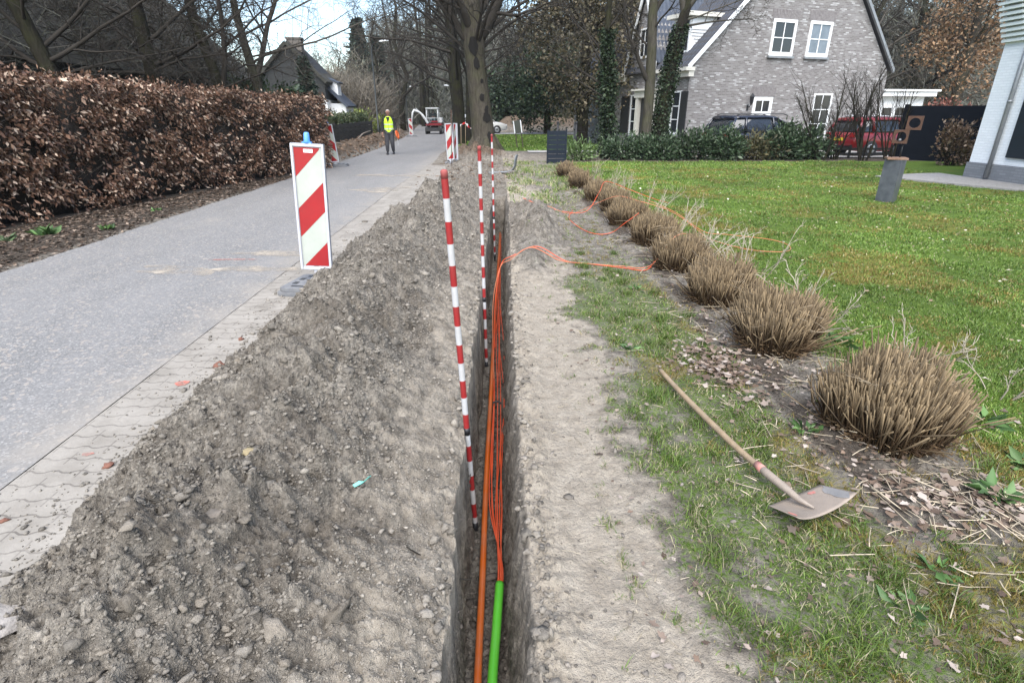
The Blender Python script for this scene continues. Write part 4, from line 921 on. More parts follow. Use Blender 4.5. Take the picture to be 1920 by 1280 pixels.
for (x, y, rx, rz_, n, lb, cl) in [(4.95, 22.1, .8, .45, 2600, 'low glossy bush under the ivy-clad trunk at the left end of the row', RHO), (6.25, 21.9, .85, .5, 2800, 'low dark bush at the foot of the forked trunks', RHO), (7.65, 21.9, .75, .6, 2600, 'dark bush below the shuttered windows', RHO), (8.75, 21.7, .8, .62, 2600, 'dark bush just left of the parked dark car', RHO),
                                      (9.95, 21.8, .75, .5, 1700, 'thin yellowish-brown bush below the tail of the dark car', [(.07, .065, .03), (.10, .085, .04), (.05, .05, .025)]), (11.0, 21.7, .85, .72, 3200, 'full rounded evergreen bush in front of the dark car bonnet', RHO), (12.0, 21.9, .7, .62, 2500, 'evergreen bush at the right end of the row by the tall window', RHO), (3.2, 21.8, .5, .35, 1000, 'small fresh-green leafy plant beside the dark garden gate', [(.06, .10, .03), (.09, .13, .05)])]:
    shrub('evergreen_bush', (x, y, 0), (rx, .55, rz_*.86), lb, cl, n, .13, .42, GR)
shrub('brown_beech_bush', (15.55, 19.2, 0), (.72, .3, .68), 'beech bush with dry coppery leaves against the dark fence', [(.12, .07, .042), (.16, .105, .066), (.08, .047, .028), (.22, .16, .11)], 1700, .10, .6)
shrub('red_leaf_bush', (18.6, 24, 1.2), (.8, .4, .45), 'reddish leaf bush peeping over the dark fence', [(.15, .05, .035), (.2, .08, .055)], 800, .12)
shrub('yellow_bush', (-8.6, 38, 0), (1.6, 1, .9), 'yellow-green flowering bush beside the foot of the street lamp', [(.16, .18, .03), (.10, .13, .03), (.07, .09, .03)], 2500, .14)
shrub('yellow_bush', (-9.6, 33.5, .2), (1.2, .8, .8), 'pale brown half-leafed bush at the end of the beech hedge', [(.20, .16, .10), (.14, .12, .07), (.24, .2, .14)], 1800, .12)
# the wood behind everything: one mass
n = 420; x = nr.uniform(-75, 95, n); y = nr.uniform(64, 120, n); k = x > -.155*y; x, y = x[k], y[k]; pol = []
for a, c in zip(x, y):
    h = nr.uniform(11, 19); r = nr.uniform(.12, .3); l = nr.randn(2)*.6; pol.append((np.array([(a, c, -.2), (a+l[0]*.4, c, h*.5), (a+l[0], c+l[1], h)]), np.array([r, r*.7, r*.2])))
wd = tubes('woodland', pol, M_BARKD); tag(wd, kind='stuff')
def haze_twigs(name, n, x0, x1, y0, y1, z1, cols, wmul=1, f=None, L=(.7, 2.4)):
    x = nr.uniform(x0, x1, n); y = nr.uniform(y0, y1, n); z = z1*nr.rand(n)**1.15
    top = z1*(.72+.28*perlin(x*.11, y*.05+3)); k = z < top
    if f is not None: k &= f(x, y, z)
    x, y, z = x[k], y[k], z[k]; m = len(x)
    D = nr.randn(m, 3)*np.array([.7, .7, .45]); D[:, 2] += .75
    tag(slivers(name, np.stack([x, y, z], -1), D, nr.uniform(L[0], L[1], m), .0009*y*wmul, cols, M_LEAF), kind='stuff')
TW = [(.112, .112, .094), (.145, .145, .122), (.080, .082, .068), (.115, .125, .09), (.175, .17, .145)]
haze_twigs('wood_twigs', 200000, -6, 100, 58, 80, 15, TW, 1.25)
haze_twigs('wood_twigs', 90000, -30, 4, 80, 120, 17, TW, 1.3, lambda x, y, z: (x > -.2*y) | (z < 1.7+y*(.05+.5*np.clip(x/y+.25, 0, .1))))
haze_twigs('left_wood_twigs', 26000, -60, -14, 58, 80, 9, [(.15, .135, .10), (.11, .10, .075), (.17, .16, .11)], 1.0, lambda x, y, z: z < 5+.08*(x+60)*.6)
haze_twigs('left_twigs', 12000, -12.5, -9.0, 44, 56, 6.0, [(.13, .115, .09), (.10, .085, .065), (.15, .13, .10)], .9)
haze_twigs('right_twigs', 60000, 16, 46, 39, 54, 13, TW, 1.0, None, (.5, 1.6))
n = 30000; x = nr.uniform(-16, -7.7, n); y = nr.uniform(7, 23, n); z = 1.6+4.2*nr.rand(n)**1.2; k = (x < np.interp(y, [3, 19], [-9.6, -6.4])-1.2) & (x/y < -.40); x, y, z = x[k], y[k], z[k]; D = nr.randn(len(x), 3)*np.array([1, 1, .6])+np.array([0, 0, .35])
tag(slivers('garden_thicket', np.stack([x, y, z], -1), D, nr.uniform(.4, 1.5, len(x)), .0011*y, [(.035, .033, .026), (.055, .05, .04), (.022, .02, .017), (.06, .062, .045)], M_LEAF), kind='stuff')
haze_twigs('brambles', 26000, 1, 30, 57, 60, 2.2, [(.11, .095, .07), (.08, .07, .05), (.07, .08, .04)], 1.0, None, (.3, 1.1))

# ------------------------------------------------------------------ the beech hedge
HL = [(-9.0, 3.2), (-8.35, 5.0), (-7.45, 9.0), (-6.55, 13.2), (-5.32, 18.9)]
def hline(y): return np.interp(y, [p[1] for p in HL], [p[0] for p in HL])
def htop(y): return np.interp(y, [3, 9, 19], [2.28, 2.26, 2.06])
hedge = empty('beech_hedge', (-6.8, 12, 0), 0, 'long clipped beech hedge covered in dry coppery-brown leaves along the left of the road', 'hedge')
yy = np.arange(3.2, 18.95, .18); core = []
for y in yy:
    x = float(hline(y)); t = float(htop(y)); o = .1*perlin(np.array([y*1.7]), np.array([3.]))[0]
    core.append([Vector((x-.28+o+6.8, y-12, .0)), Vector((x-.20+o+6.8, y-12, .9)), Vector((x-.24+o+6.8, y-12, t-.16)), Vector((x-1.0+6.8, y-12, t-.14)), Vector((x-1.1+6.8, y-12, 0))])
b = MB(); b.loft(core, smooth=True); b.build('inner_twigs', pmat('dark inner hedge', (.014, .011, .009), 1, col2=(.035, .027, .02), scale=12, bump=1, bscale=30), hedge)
n = 120000; y = np.exp(nr.uniform(math.log(3.6), math.log(19.05), n)); u = nr.rand(n)
x0 = hline(y); t0 = htop(y); bul = .14*fbm(y, 4*u, 1.1, 3)+.05*perlin(y*5, u*9)
face = nr.rand(n) < .78; end = nr.rand(n) < .035
z = np.where(face, .02+t0*u**.9, t0-.06+.07*nr.randn(n)*.8+.5*bul); xx = np.where(face, x0+bul-.18*nr.rand(n)**1.5+.02, x0-1.05*nr.rand(n)+.05)
z = z+np.where(face, 0, .10*nr.rand(n)**3)
y2 = np.where(end, 18.95+.1*nr.randn(n), y); xx = np.where(end, hline(y2)-1.0*nr.rand(n), xx); z = np.where(end, t0*nr.rand(n), z)
gap = fbm(y*1.0, z*1.3, 1.5, 3)
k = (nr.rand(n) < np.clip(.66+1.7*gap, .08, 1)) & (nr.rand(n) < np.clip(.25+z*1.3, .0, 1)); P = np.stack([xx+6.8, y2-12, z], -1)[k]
D = np.stack([np.where(face[k], .75, .2), np.where(end[k], .3, -.35), np.where(face[k], -.25, .35)], -1)
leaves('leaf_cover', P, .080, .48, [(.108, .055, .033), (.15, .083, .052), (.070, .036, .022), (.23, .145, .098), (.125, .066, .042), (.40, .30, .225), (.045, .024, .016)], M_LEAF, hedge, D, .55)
n = 3500; y = nr.uniform(3.5, 19, n); z = nr.uniform(.1, 2.1, n); P = np.stack([hline(y)-.05-.2*nr.rand(n)+6.8, y-12, z], -1)
slivers('twigs', P, np.stack([.5+.5*nr.rand(n), nr.randn(n)*.6, .6+.0*n*nr.rand(n)], -1), nr.uniform(.15, .4, n), .004+.004*nr.rand(n), [(.06, .045, .035), (.10, .08, .065)], M_LEAF, hedge)
# dark slatted garden fence and clipped hedge past the beech hedge
fen = empty('wooden_fence', (-7.0, 28.5, 0), R(2.4), 'low dark timber fence under a trimmed hedge left of the walking man', 'fence')
for i in range(12): MB().box((0, -6.6+i*1.2, .6), (.09, .09, 1.2)).build('post', M_SHUT, fen)
b = MB()
for i in range(6): b.box((.055, 0, .14+i*.19), (.025, 13.2, .165))
b.build('boards', pmat('dark stained boards', (.020, .019, .017), .8, col2=(.04, .037, .032), scale=5), fen)
b = MB(); b.tube([(.35, -4.5, .52), (.38, -2.5, .30), (.40, -.5, .42), (.38, 1.5, .66), (.36, 4, .72)], .035, 6); b.build('handrail', pmat('weathered wood', (.17, .14, .11), .8, col2=(.24, .20, .16), scale=9), fen)
th = empty('clipped_hedge', (-7.6, 28.5, 0), R(2.4), 'trimmed dark evergreen hedge above the low timber fence', 'hedge')
n = 9000; P = np.stack([nr.uniform(-.5, .35, n), nr.uniform(-1, 7.5, n), 1.1+.42*nr.rand(n)+.08*nr.randn(n)], -1)
leaves('foliage', P, .09, .6, [(.025, .04, .015), (.04, .055, .02), (.06, .065, .03)], M_LEAF, th)
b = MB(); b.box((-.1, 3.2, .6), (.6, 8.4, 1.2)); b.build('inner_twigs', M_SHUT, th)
# ------------------------------------------------------------------ roadworks: beacons, range poles, cables, shovel
M_RED = pmat('red reflective sheeting', (.30, .011, .014), .4, col2=(.25, .010, .013), scale=9, dirt=.35, dcol=(.16, .035, .03))
M_REFW = pmat('white reflective sheeting', (.39, .415, .365), .4, col2=(.345, .365, .325), scale=7, dirt=.45, dcol=(.24, .26, .22))
M_PLAST = pmat('white plastic frame', (.46, .47, .50), .45, col2=(.39, .40, .43), scale=8, dirt=.35, dcol=(.32, .30, .28))
M_BLUE = pmat('blue translucent plastic', (.06, .22, .58), .3, col2=(.12, .30, .64), scale=12)
M_RUB = pmat('recycled grey rubber', (.10, .105, .115), .75, col2=(.16, .165, .175), scale=14, bump=.3, bscale=80, dirt=.4, dcol=(.26, .24, .21))
M_ORANGE = pmat('orange plastic', (.60, .11, .022), .45, col2=(.68, .13, .03), scale=8)
M_SKIN = pmat('skin', (.27, .145, .105), .55, col2=(.24, .125, .09), scale=10)
def beacon(loc, rz, label, slope=1, lean=0, w=.31, h=1.29, z0=.13, base=True, yaw_base=0, boff=(0, .02), blen=1, cap=True, group='red and white traffic beacons', sticker=False):
    t = empty('traffic_beacon', loc, rz, label, 'traffic beacon', group)
    L = Matrix.Rotation(lean, 4, 'Y')
    pan = MB(); pan.box((0, 0, z0+h/2), (w, .035, h)); pan.box((-w/2+.012, -.004, z0+h/2), (.024, .062, h)); pan.box((w/2-.012, -.004, z0+h/2), (.024, .062, h))
    pan.box((0, -.004, z0+.014), (w-.05, .06, .028)); pan.box((0, -.004, z0+h-.014), (w-.05, .06, .028))
    fr = pan.build('frame', M_PLAST, t, bevel=.004)
    fw, fh = w-.056, h-.075; zt = z0+h-.035
    def P(s, d, off): return ((-fw/2+fw*s) if slope > 0 else (fw/2-fw*s), -.0176-off, zt-fh*d)
    f = MB(); f.add([P(0, 0, .002), P(1, 0, .002), P(1, 1, .002), P(0, 1, .002)], [(0, 1, 2, 3)]); face = f.build('face', M_REFW, t)
    r = MB(); k = .225
    for poly in ([(0, 0), (.95, 0), (.92, .018), (0, .237)], [(0, .50), (1, .50-k), (1, .745-k), (0, .745)], [(0.06, 1), (1, 1-k+.01), (1, 1)]):
        r.add([P(s, d, .0035) for s, d in poly], [tuple(range(len(poly)))])
    r.build('red_stripes', M_RED, face)
    if sticker:
        s_ = MB(); s_.add([P(.36, .012, .005), P(.70, .012, .005), P(.70, .04, .005), P(.36, .04, .005)], [(0, 1, 2, 3)]); s_.add([P(.40, .02, .006), P(.66, .02, .006), P(.66, .03, .006), P(.40, .03, .006)], [(0, 1, 2, 3)], m=1)
        s_.build('sticker', [M_WHITE, pmat('faded print', (.45, .45, .52), .6)], face)
    if cap:
        b = MB(); b.lathe([(.035, 0), (.030, .02), (.026, .085), (.020, .10), (.004, .102)], (.0, 0, z0+h), 14); b.box((0, 0, z0+h+.008), (.085, .05, .018)); b.build('blue_cap', M_BLUE, t)
    b = MB(); b.box((0, 0, z0/2+.03), (.055, .035, z0+.1)); b.box((0, 0, .085), (.12, .06, .03)); b.build('foot', M_PLAST, t)
    for c in t.children: c.matrix_local = L @ c.matrix_local
    if base:
        b = MB(); oc = [(-.40, -.2), (-.36, -.24), (.36, -.24), (.40, -.2), (.40, .2), (.36, .24), (-.36, .24), (-.40, .2)]
        b.prism(oc, 'z', .004, .045); b.prism([(x*.93, y*.9) for x, y in oc], 'z', .045, .085)
        bo = b.build('base', M_RUB, t, bevel=.006, loc=(boff[0], boff[1], 0), rot=(0, 0, yaw_base)); bo.scale = (blen, 1, 1)
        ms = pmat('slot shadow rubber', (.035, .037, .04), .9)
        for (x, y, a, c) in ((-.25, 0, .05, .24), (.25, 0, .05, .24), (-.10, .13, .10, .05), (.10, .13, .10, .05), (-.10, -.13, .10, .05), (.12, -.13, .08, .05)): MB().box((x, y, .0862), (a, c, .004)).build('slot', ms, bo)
    return t
beacon((-1.87, 5.62, .0), R(3), 'large white-framed beacon with a blue cap, nearest, on the paving beside the heap', 1, R(3.2), h=1.23, z0=.19, yaw_base=R(76), boff=(-.04, -.10), blen=.70, sticker=True)
beacon((-5.33, 19.45, .0), R(4), 'beacon with a blue cap leaning at the far end of the beech hedge', -1, R(-5), w=.27, h=1.18)
beacon((-6.05, 43, .0), R(10), 'small distant beacon on the left road edge by the excavator arm', -1, R(-3), w=.27, h=1.1, cap=False)
beacon((-1.56, 20.5, .02), R(14), 'beacon on the right road edge facing the road, front one of the two put together', 1, R(-2), w=.25, h=1.2, z0=.10, base=False, cap=False)
beacon((-1.38, 20.7, .02), R(-62), 'beacon turned edge-on right behind the other one on the right road edge', 1, R(1), w=.25, h=1.2, z0=.10, base=False, cap=False)
b = MB()
for dx in (0, .14): b.tube([(dx, -.25, .02), (dx+.05, .12, .03), (dx+.06, .2, .12)], .022, 6)
b.box((.1, .12, .03), (.3, .1, .04)); tag(b.build('beacon_foot', M_RUB, loc=(-1.72, 20.35, .01)), 'dark forked rubber foot under the two beacons on the right road edge', 'beacon foot')
b = MB(); b.lathe([(.17, 0), (.17, .02), (.09, .03), (.06, .10), (.05, .11)], n=14, rot=Matrix.Rotation(.3, 3, 'Y')); tag(b.build('cone_stub', M_ORANGE, loc=(-5.75, 19.3, .06)), 'squashed orange cone top lying beside the beacon base at the hedge end', 'cone')

M_PRED = pmat('red pole paint', (.28, .012, .015), .45, col2=(.22, .012, .014), scale=14, dirt=.45, dcol=(.16, .06, .05))
M_PWHT = pmat('white pole paint', (.43, .44, .45), .45, col2=(.37, .37, .37), scale=14, dirt=.5, dcol=(.28, .25, .215))
M_FADE = pmat('worn pole top', (.28, .06, .055), .7, col2=(.20, .05, .045), scale=20)
def range_pole(bot, top, label, r=.0155, bands=20):
    bot, top = Vector(bot), Vector(top); Ln = (top-bot).length
    t = empty('range_pole', bot, 0, label, 'range pole', 'red and white range poles in the trench'); t.rotation_euler = (top-bot).to_track_quat('Z', 'X').to_euler()
    b = MB(); st = Ln/bands
    for i in range(bands):
        red = (bands-1-i) % 2 == 0; n = 14
        for a0, a1 in ((i*st, (i+1)*st),):
            vs = [(r*math.cos(2*math.pi*k/n), r*math.sin(2*math.pi*k/n), z) for z in (a0, a1) for k in range(n)]
            b.add(vs, [(k, (k+1) % n, n+(k+1) % n, n+k) for k in range(n)], True, 0 if red else 1)
    b.build('shaft', [M_PRED, M_PWHT], t)
    b = MB(); b.lathe([(r*1.02, -.018), (r*1.04, .012), (r*.8, .018), (.001, .02)], (0, 0, Ln), 14); b.build('cap', M_FADE, t)
    b = MB(); b.lathe([(.002, -.09), (r*.9, -.01), (r*1.08, .0), (r*1.08, .06)], n=14); b.build('tip', M_BLACK, t)
    b = MB(); b.lathe([(r*1.06, 0), (r*1.06, .045)], (0, 0, Ln*.335), 14); b.build('clamp_ring', M_BLACK, t)
    return t
range_pole((-.140, 2.60, -.60), (-.220, 2.48, 1.45), 'tallest-looking red and white pole, nearest in the trench, leaning left')
range_pole((-.105, 4.86, -.60), (-.128, 4.80, 1.42), 'red and white pole standing in the trench between the nearest and the farthest pole')
range_pole((-.02, 9.0, -.55), (-.045, 9.0, 1.36), 'thin-looking red and white pole at the far end of the trench')

# cables
def smooth_path(pts, k=8):
    P = [Vector(p) for p in pts]; out = []
    for i in range(len(P)-1):
        p0, p1, p2, p3 = P[max(i-1, 0)], P[i], P[i+1], P[min(i+2, len(P)-1)]
        for j in range(k):
            t = j/k; out.append(.5*((2*p1)+(p2-p0)*t+(2*p0-5*p1+4*p2-p3)*t*t+(3*p1-p0-3*p2+p3)*t**3))
    return out+[P[-1]]
M_COND = pmat('orange conduit', (.48, .10, .008), .28, col2=(.40, .078, .007), scale=5, spec=.5, dirt=.45, dcol=(.26, .19, .14))
M_CABLE = pmat('orange-red cable', (.62, .085, .022), .4, col2=(.48, .06, .018), scale=5, spec=.5, dirt=.2, dcol=(.4, .24, .18))
M_CABLEP = pmat('sun-faded orange cable', (.50, .13, .055), .5, col2=(.44, .18, .10), scale=4)
M_GREEN = pmat('bright green duct', (.085, .40, .03), .38, col2=(.07, .34, .026), scale=5, dirt=.2, dcol=(.22, .36, .14))
def cable(name, pts, r, mat, label, cat='cable', group=None, n=8, k=8):
    return tag(MB().tube(smooth_path(pts, k), r, n).build(name, mat), label, cat, group)
cable('conduit', [(-.105, .4, -.55), (-.10, 1.54, -.55), (-.09, 2.17, -.545), (-.082, 2.98, -.55), (-.06, 4.06, -.54), (-.03, 5.64, -.54), (.015, 7.75, -.55), (.06, 9.6, -.52), (.09, 11.3, -.6)], .0175, M_COND, 'thick glossy orange pipe running along the floor of the trench', 'pipe', n=14)
gd = empty('duct', (0, 0, 0), 0, 'bright green plastic duct in the trench with thin orange cables coming out of its end', 'duct')
gp = smooth_path([(-.03, .3, -.56), (-.035, 1.0, -.54), (-.038, 1.5, -.50), (-.018, 1.80, -.475), (.0, 2.05, -.455)]); MB().tube(gp, .0215, 18).build('pipe', M_GREEN, gd)
d = (gp[-1]-gp[-2]).normalized(); MB().tube([gp[-1]-d*.004, gp[-1]+d*.0015], .0185, 16).build('mouth', pmat('dark duct mouth', (.02, .06, .015), .8), gd)
ends = [(.05, 9.2), (.035, 10.6), (.07, 8.0), (.02, 9.8), (.06, 10.9), (.045, 7.4), (.03, 11.0), (.075, 10.2)]
LBC = ['outermost left one', 'second from the left', 'thin dark-bottomed one hugging the conduit', 'slack one bulging in the middle', 'straight middle one', 'short one ending at the loop', 'right-hand one against the trench wall', 'outermost right one']
for i, (ex, ey) in enumerate(ends):
    q = random.Random(200+i); u = (i-3.5)/3.5
    s0 = .010*math.cos(i*.785); s1 = .010*math.sin(i*.785); xr = lambda y: float(sh(np.array([y]))[0])
    pts = [(.0+s0-.004, 2.0, -.457+s1), (.004+s0, 2.2, -.475+s1)]
    for y in (2.7, 3.3, 4.1, 5.2, 6.4, 7.8, 9.2, 10.8):
        if y > ey: break
        w = .042 if y < 5.5 else .024
        pts.append((-.012+u*w*(1 if y < 8 else .6)+q.gauss(0, .011)+xr(y)-.02*min(1, abs(y-4)/3), y, -.53+.02*q.random()+(.05*math.exp(-((y-3.3)/.7)**2) if i == 3 else 0)))
    cable('thin_cable', pts, .0036, M_CABLE, 'thin orange cable fanning out of the green duct in the trench', 'cable', 'thin orange cables out of the green duct', 6)
cable('cable_tie', [(-.04, 3.95, -.50), (-.01, 3.96, -.485), (.03, 3.95, -.50)], .008, M_BLACK, 'black tie bundling the thin orange cables midway along the trench', 'cable tie', n=6)
GLP = 'loose orange cables over the lawn side'
lh = lambda x, y, o: (x, y, H(x, y)+o)
cable('loose_cable', [(-.03, 4.4, -.5), (-.045, 5.4, -.5), (-.035, 6.2, -.33), (.05, 6.42, -.02), lh(.17, 6.38, .05), lh(.42, 6.38, .08), lh(.75, 6.35, .07), lh(1.03, 6.42, .02), lh(1.45, 6.3, .01), lh(1.78, 6.15, .03), (2.05, 6.2, .38), (2.4, 6.6, .30), (2.62, 7.0, .06), lh(2.95, 7.6, .03)], .0048, M_CABLEP, 'orange cable arching out of the trench over the bare path into the clumps', 'cable', GLP, 6)
cable('loose_cable', [(-.02, 5.1, -.5), (-.02, 6.1, -.4), (.06, 6.55, -.03), lh(.2, 6.52, .04), lh(.5, 6.55, .05), lh(.85, 6.48, .03), lh(1.2, 6.38, .01), lh(1.5, 6.18, .012), lh(1.72, 6.05, .012), lh(1.95, 6.45, .1)], .005, M_CABLE, 'second orange cable lying close beside the arching one on the bare path', 'cable', GLP, 6)
cable('loose_cable', [lh(.54, 10.04, .03), lh(.95, 9.98, .015), lh(1.34, 9.9, .015), (1.75, 9.7, .22), (2.02, 9.3, .40), (2.2, 8.7, .42), (2.51, 8.36, .36), (2.85, 8.45, .2), lh(3.05, 8.2, .04), lh(3.06, 7.65, .02), lh(3.31, 7.06, .02), lh(3.62, 6.88, .02), lh(3.9, 7.08, .02), lh(4.04, 7.45, .02), lh(3.89, 7.72, .02), lh(3.44, 8.08, .02), lh(3.15, 8.25, .03), (2.9, 8.9, .2), (2.6, 9.6, .3)], .0045, M_CABLEP, 'orange cable ending in a wide flat loop on the green lawn', 'cable', GLP, 6)
cable('loose_cable', [lh(1.42, 10.2, .02), lh(1.26, 9.5, .015), lh(1.27, 8.95, .015), lh(1.38, 8.35, .015), lh(1.55, 8.1, .015), lh(1.74, 8.1, .02), (1.86, 7.95, .2), (2.05, 7.9, .36)], .005, M_CABLE, 'orange cable curling round in front of the middle clumps', 'cable', GLP, 6)
cable('loose_cable', [lh(.5, 10.15, .03), lh(1.1, 10.1, .01), lh(1.6, 9.9, .05), (1.9, 10.3, .32), (2.2, 11.2, .42), (2.5, 10.4, .36), (2.95, 10.4, .2), lh(3.4, 10.9, .05)], .005, M_CABLE, 'orange cable draped over the farther clumps', 'cable', GLP, 6)

# shovel
M_WOOD = pmat('worn ash handle', (.27, .20, .125), .65, col2=(.175, .125, .075), scale=5, stretch=(3, 3, 3), bump=.2, bscale=60, dirt=.3, dcol=(.30, .27, .23))
M_BLADE = pmat('dusty steel blade', (.25, .205, .165), .55, metal=.0, col2=(.175, .147, .122), scale=11, dirt=.45, dcol=(.31, .255, .205), bump=.15, bscale=90)
M_BLGREY = pmat('bare steel', (.17, .165, .16), .5, metal=.2, col2=(.25, .235, .22), scale=14)
sv = empty('shovel', (1.31, 2.17, 0), 0, 'long-handled shovel with worn wooden shaft and dusty steel blade lying on the grass', 'shovel')
o = Vector((1.31, 2.17, 0))
hd = [Vector(p)-o for p in [(1.128, 3.40, .050), (1.16, 3.1, .052), (1.21, 2.75, .055), (1.26, 2.42, .063), (1.30, 2.20, .078)]]
hp = smooth_path(hd, 5); MB().tube(hp, [.0145+.003*math.sin(3*i/len(hp)) for i in range(len(hp))], 14).build('handle', M_WOOD, sv)
so_ = [Vector(p)-o for p in [(1.292, 2.25, .075), (1.305, 2.17, .080), (1.335, 2.06, .082), (1.365, 1.98, .076), (1.395, 1.92, .082)]]
MB().tube(so_, [.0195, .021, .019, .014, .004], 14).build('socket', M_BLADE, sv)
MB().tube([so_[0]-(so_[1]-so_[0])*.1, so_[0].lerp(so_[1], .55)], [.0202, .0215], 14).build('red_paint_band', pmat('red paint on socket', (.36, .105, .09), .65, col2=(.30, .20, .165), scale=30), sv)
A = [Vector(p)-o for p in [(1.215, 1.965, .050), (1.53, 2.105, .050), (1.255, 1.80, .118), (1.60, 1.955, .118)]]   # shoulders, cutting edge
b = MB(); nu, nv = 14, 10; vs = []
for off in (0, -.004):
    for j in range(nv+1):
        for i in range(nu+1):
            u, v = i/nu, j/nv; p = A[0].lerp(A[1], u).lerp(A[2].lerp(A[3], u), v)
            back = (p-A[0].lerp(A[1], .5)); e = (abs(2*u-1))**2.2
            p = p+(A[0]-A[2])*(.16*(1-e)*(1-v))            # rounded shoulders
            p.z += -.030*(1-(2*u-1)**2)*(.4+.6*v)+.014*(abs(2*u-1)**4)+off
            vs.append(p)
n1 = (nu+1)*(nv+1); fs = []; ms = []
for j in range(nv):
    for i in range(nu):
        a = j*(nu+1)+i; q4 = (a, a+1, a+nu+2, a+nu+1); fs.append(q4); fs.append(tuple(n1+k for k in q4[::-1]))
ring = [i for i in range(nu+1)]+[j*(nu+1)+nu for j in range(1, nv+1)]+[nv*(nu+1)+i for i in range(nu-1, -1, -1)]+[j*(nu+1) for j in range(nv-1, 0, -1)]
for i in range(len(ring)): a, c = ring[i], ring[(i+1) % len(ring)]; fs.append((a, n1+a, n1+c, c))
b.add(vs, fs, True); bl = b.build('blade', M_BLADE, sv)
def patch(name, u0, u1, v0, v1, mat, seed):
    q = random.Random(seed); k = 18; P = []
    for i in range(k):
        a = 6.283*i/k; rr = .75+.5*q.random(); u = (u0+u1)/2+(u1-u0)/2*rr*math.cos(a); v = (v0+v1)/2+(v1-v0)/2*rr*math.sin(a); u, v = min(max(u, .02), .98), min(max(v, .02), .985)
        p = A[0].lerp(A[1], u).lerp(A[2].lerp(A[3], u), v)+(A[0]-A[2])*(.16*(1-abs(2*u-1)**2.2)*(1-v)); p.z += -.030*(1-(2*u-1)**2)*(.4+.6*v)+.014*(abs(2*u-1)**4)+.0022; P.append(p)
    c = sum(P, Vector())/k; c.z += .0004
    MB().add([c]+P, [(0, 1+i, 1+(i+1) % k) for i in range(k)], True).build(name, mat, bl)
patch('red_paint_patch', .74, .84, .10, .24, pmat('red paint flake', (.40, .09, .075), .65, col2=(.30, .20, .17), scale=60), 3)
patch('bare_steel_corner', .86, 1.03, .12, .95, M_BLGREY, 4)
patch('red_paint_smear', .03, .12, .55, .80, pmat('thin red smear', (.48, .19, .15), .6), 5)

# turquoise scrap
x, y = -.575, 1.90
b = MB(); z = H(x, y)
P = [(0, 0, .012), (.03, .012, .022), (.055, .03, .040), (.06, .05, .03), (.035, .035, .012), (.012, .03, .018), (-.012, .018, .008)]
b.add([(x+p[0]-.02, y+p[1]-.02, z+p[2]) for p in P]+[(x+p[0]-.02, y+p[1]-.02, z+p[2]-.003) for p in P], [(0, 1, 5, 6), (1, 4, 5), (1, 2, 3, 4), (7, 13, 12, 8), (8, 12, 11), (8, 11, 10, 9)]+[(i, 7+i, 7+(i+1) % 7, (i+1) % 7) for i in range(7)])
tag(b.build('plastic_scrap', pmat('turquoise plastic', (.20, .62, .52), .4)), 'crumpled turquoise scrap of plastic on the spoil heap', 'litter')
cable('stick', [(-.36, 1.66, H(-.36, 1.66)+.0), (-.26, 1.70, .03), (-.16, 1.76, -.12), (-.12, 1.8, -.16)], .003, M_TWIG, 'thin bent twig sticking out of the left trench lip', 'twig', n=5)
cable('stick', [(-1.42, 1.66, H(-1.42, 1.66)+.012), (-1.3, 1.64, H(-1.3, 1.64)+.02), (-1.18, 1.62, H(-1.18, 1.62)+.01)], .003, M_TWIGP, 'short pale stalk lying on the near spoil heap', 'twig', n=5)

# ------------------------------------------------------------------ cut ornamental-grass clumps
STRAW = np.array([(.18, .112, .055), (.245, .160, .082), (.12, .070, .034), (.29, .205, .115), (.15, .093, .046), (.09, .052, .026)])
def stalks(name, P, T, r, cols, mat, parent=None, tipcol=None, sides=3, bend=.0):
    """straight-ish stalks from P to T"""
    n = len(P); d = T-P; L = np.linalg.norm(d, axis=1); d = d/L[:, None]; u = np.cross(d, np.array([0.3, .9, .1])); u /= np.linalg.norm(u, axis=1)[:, None]; w = np.cross(d, u); rings = []
    mid = (P+T)/2+nr.randn(n, 3)*bend*L[:, None]
    for c, k in ((P, 1.), (mid, 1.05), (T, 1.1)):
        for s in range(sides):
            a = 6.283*s/sides; rings.append(c+(u*math.cos(a)+w*math.sin(a))*r[:, None]*k)
    m = 3*sides; V = np.stack(rings, 1).reshape(-1, 3); b = np.arange(n)*m; F = []
    for j in range(2):
        for s in range(sides): F.append(np.stack([b+j*sides+s, b+j*sides+(s+1) % sides, b+(j+1)*sides+(s+1) % sides, b+(j+1)*sides+s], -1))
    F3 = np.stack([b+2*sides, b+2*sides+1, b+2*sides+2], -1) if sides == 3 else None
    C = np.repeat(cols[:, None], m, 1).copy()
    if tipcol is not None: C[:, 2*sides:] = tipcol[:, None]
    return npmesh(name, V, np.concatenate(F), F3, mat=mat, parent=parent, cols=C.reshape(-1, 3))
M_STRAW = pmat('dry stalks', (1, 1, 1), .7, attr=True, scale=20, spec=.25)
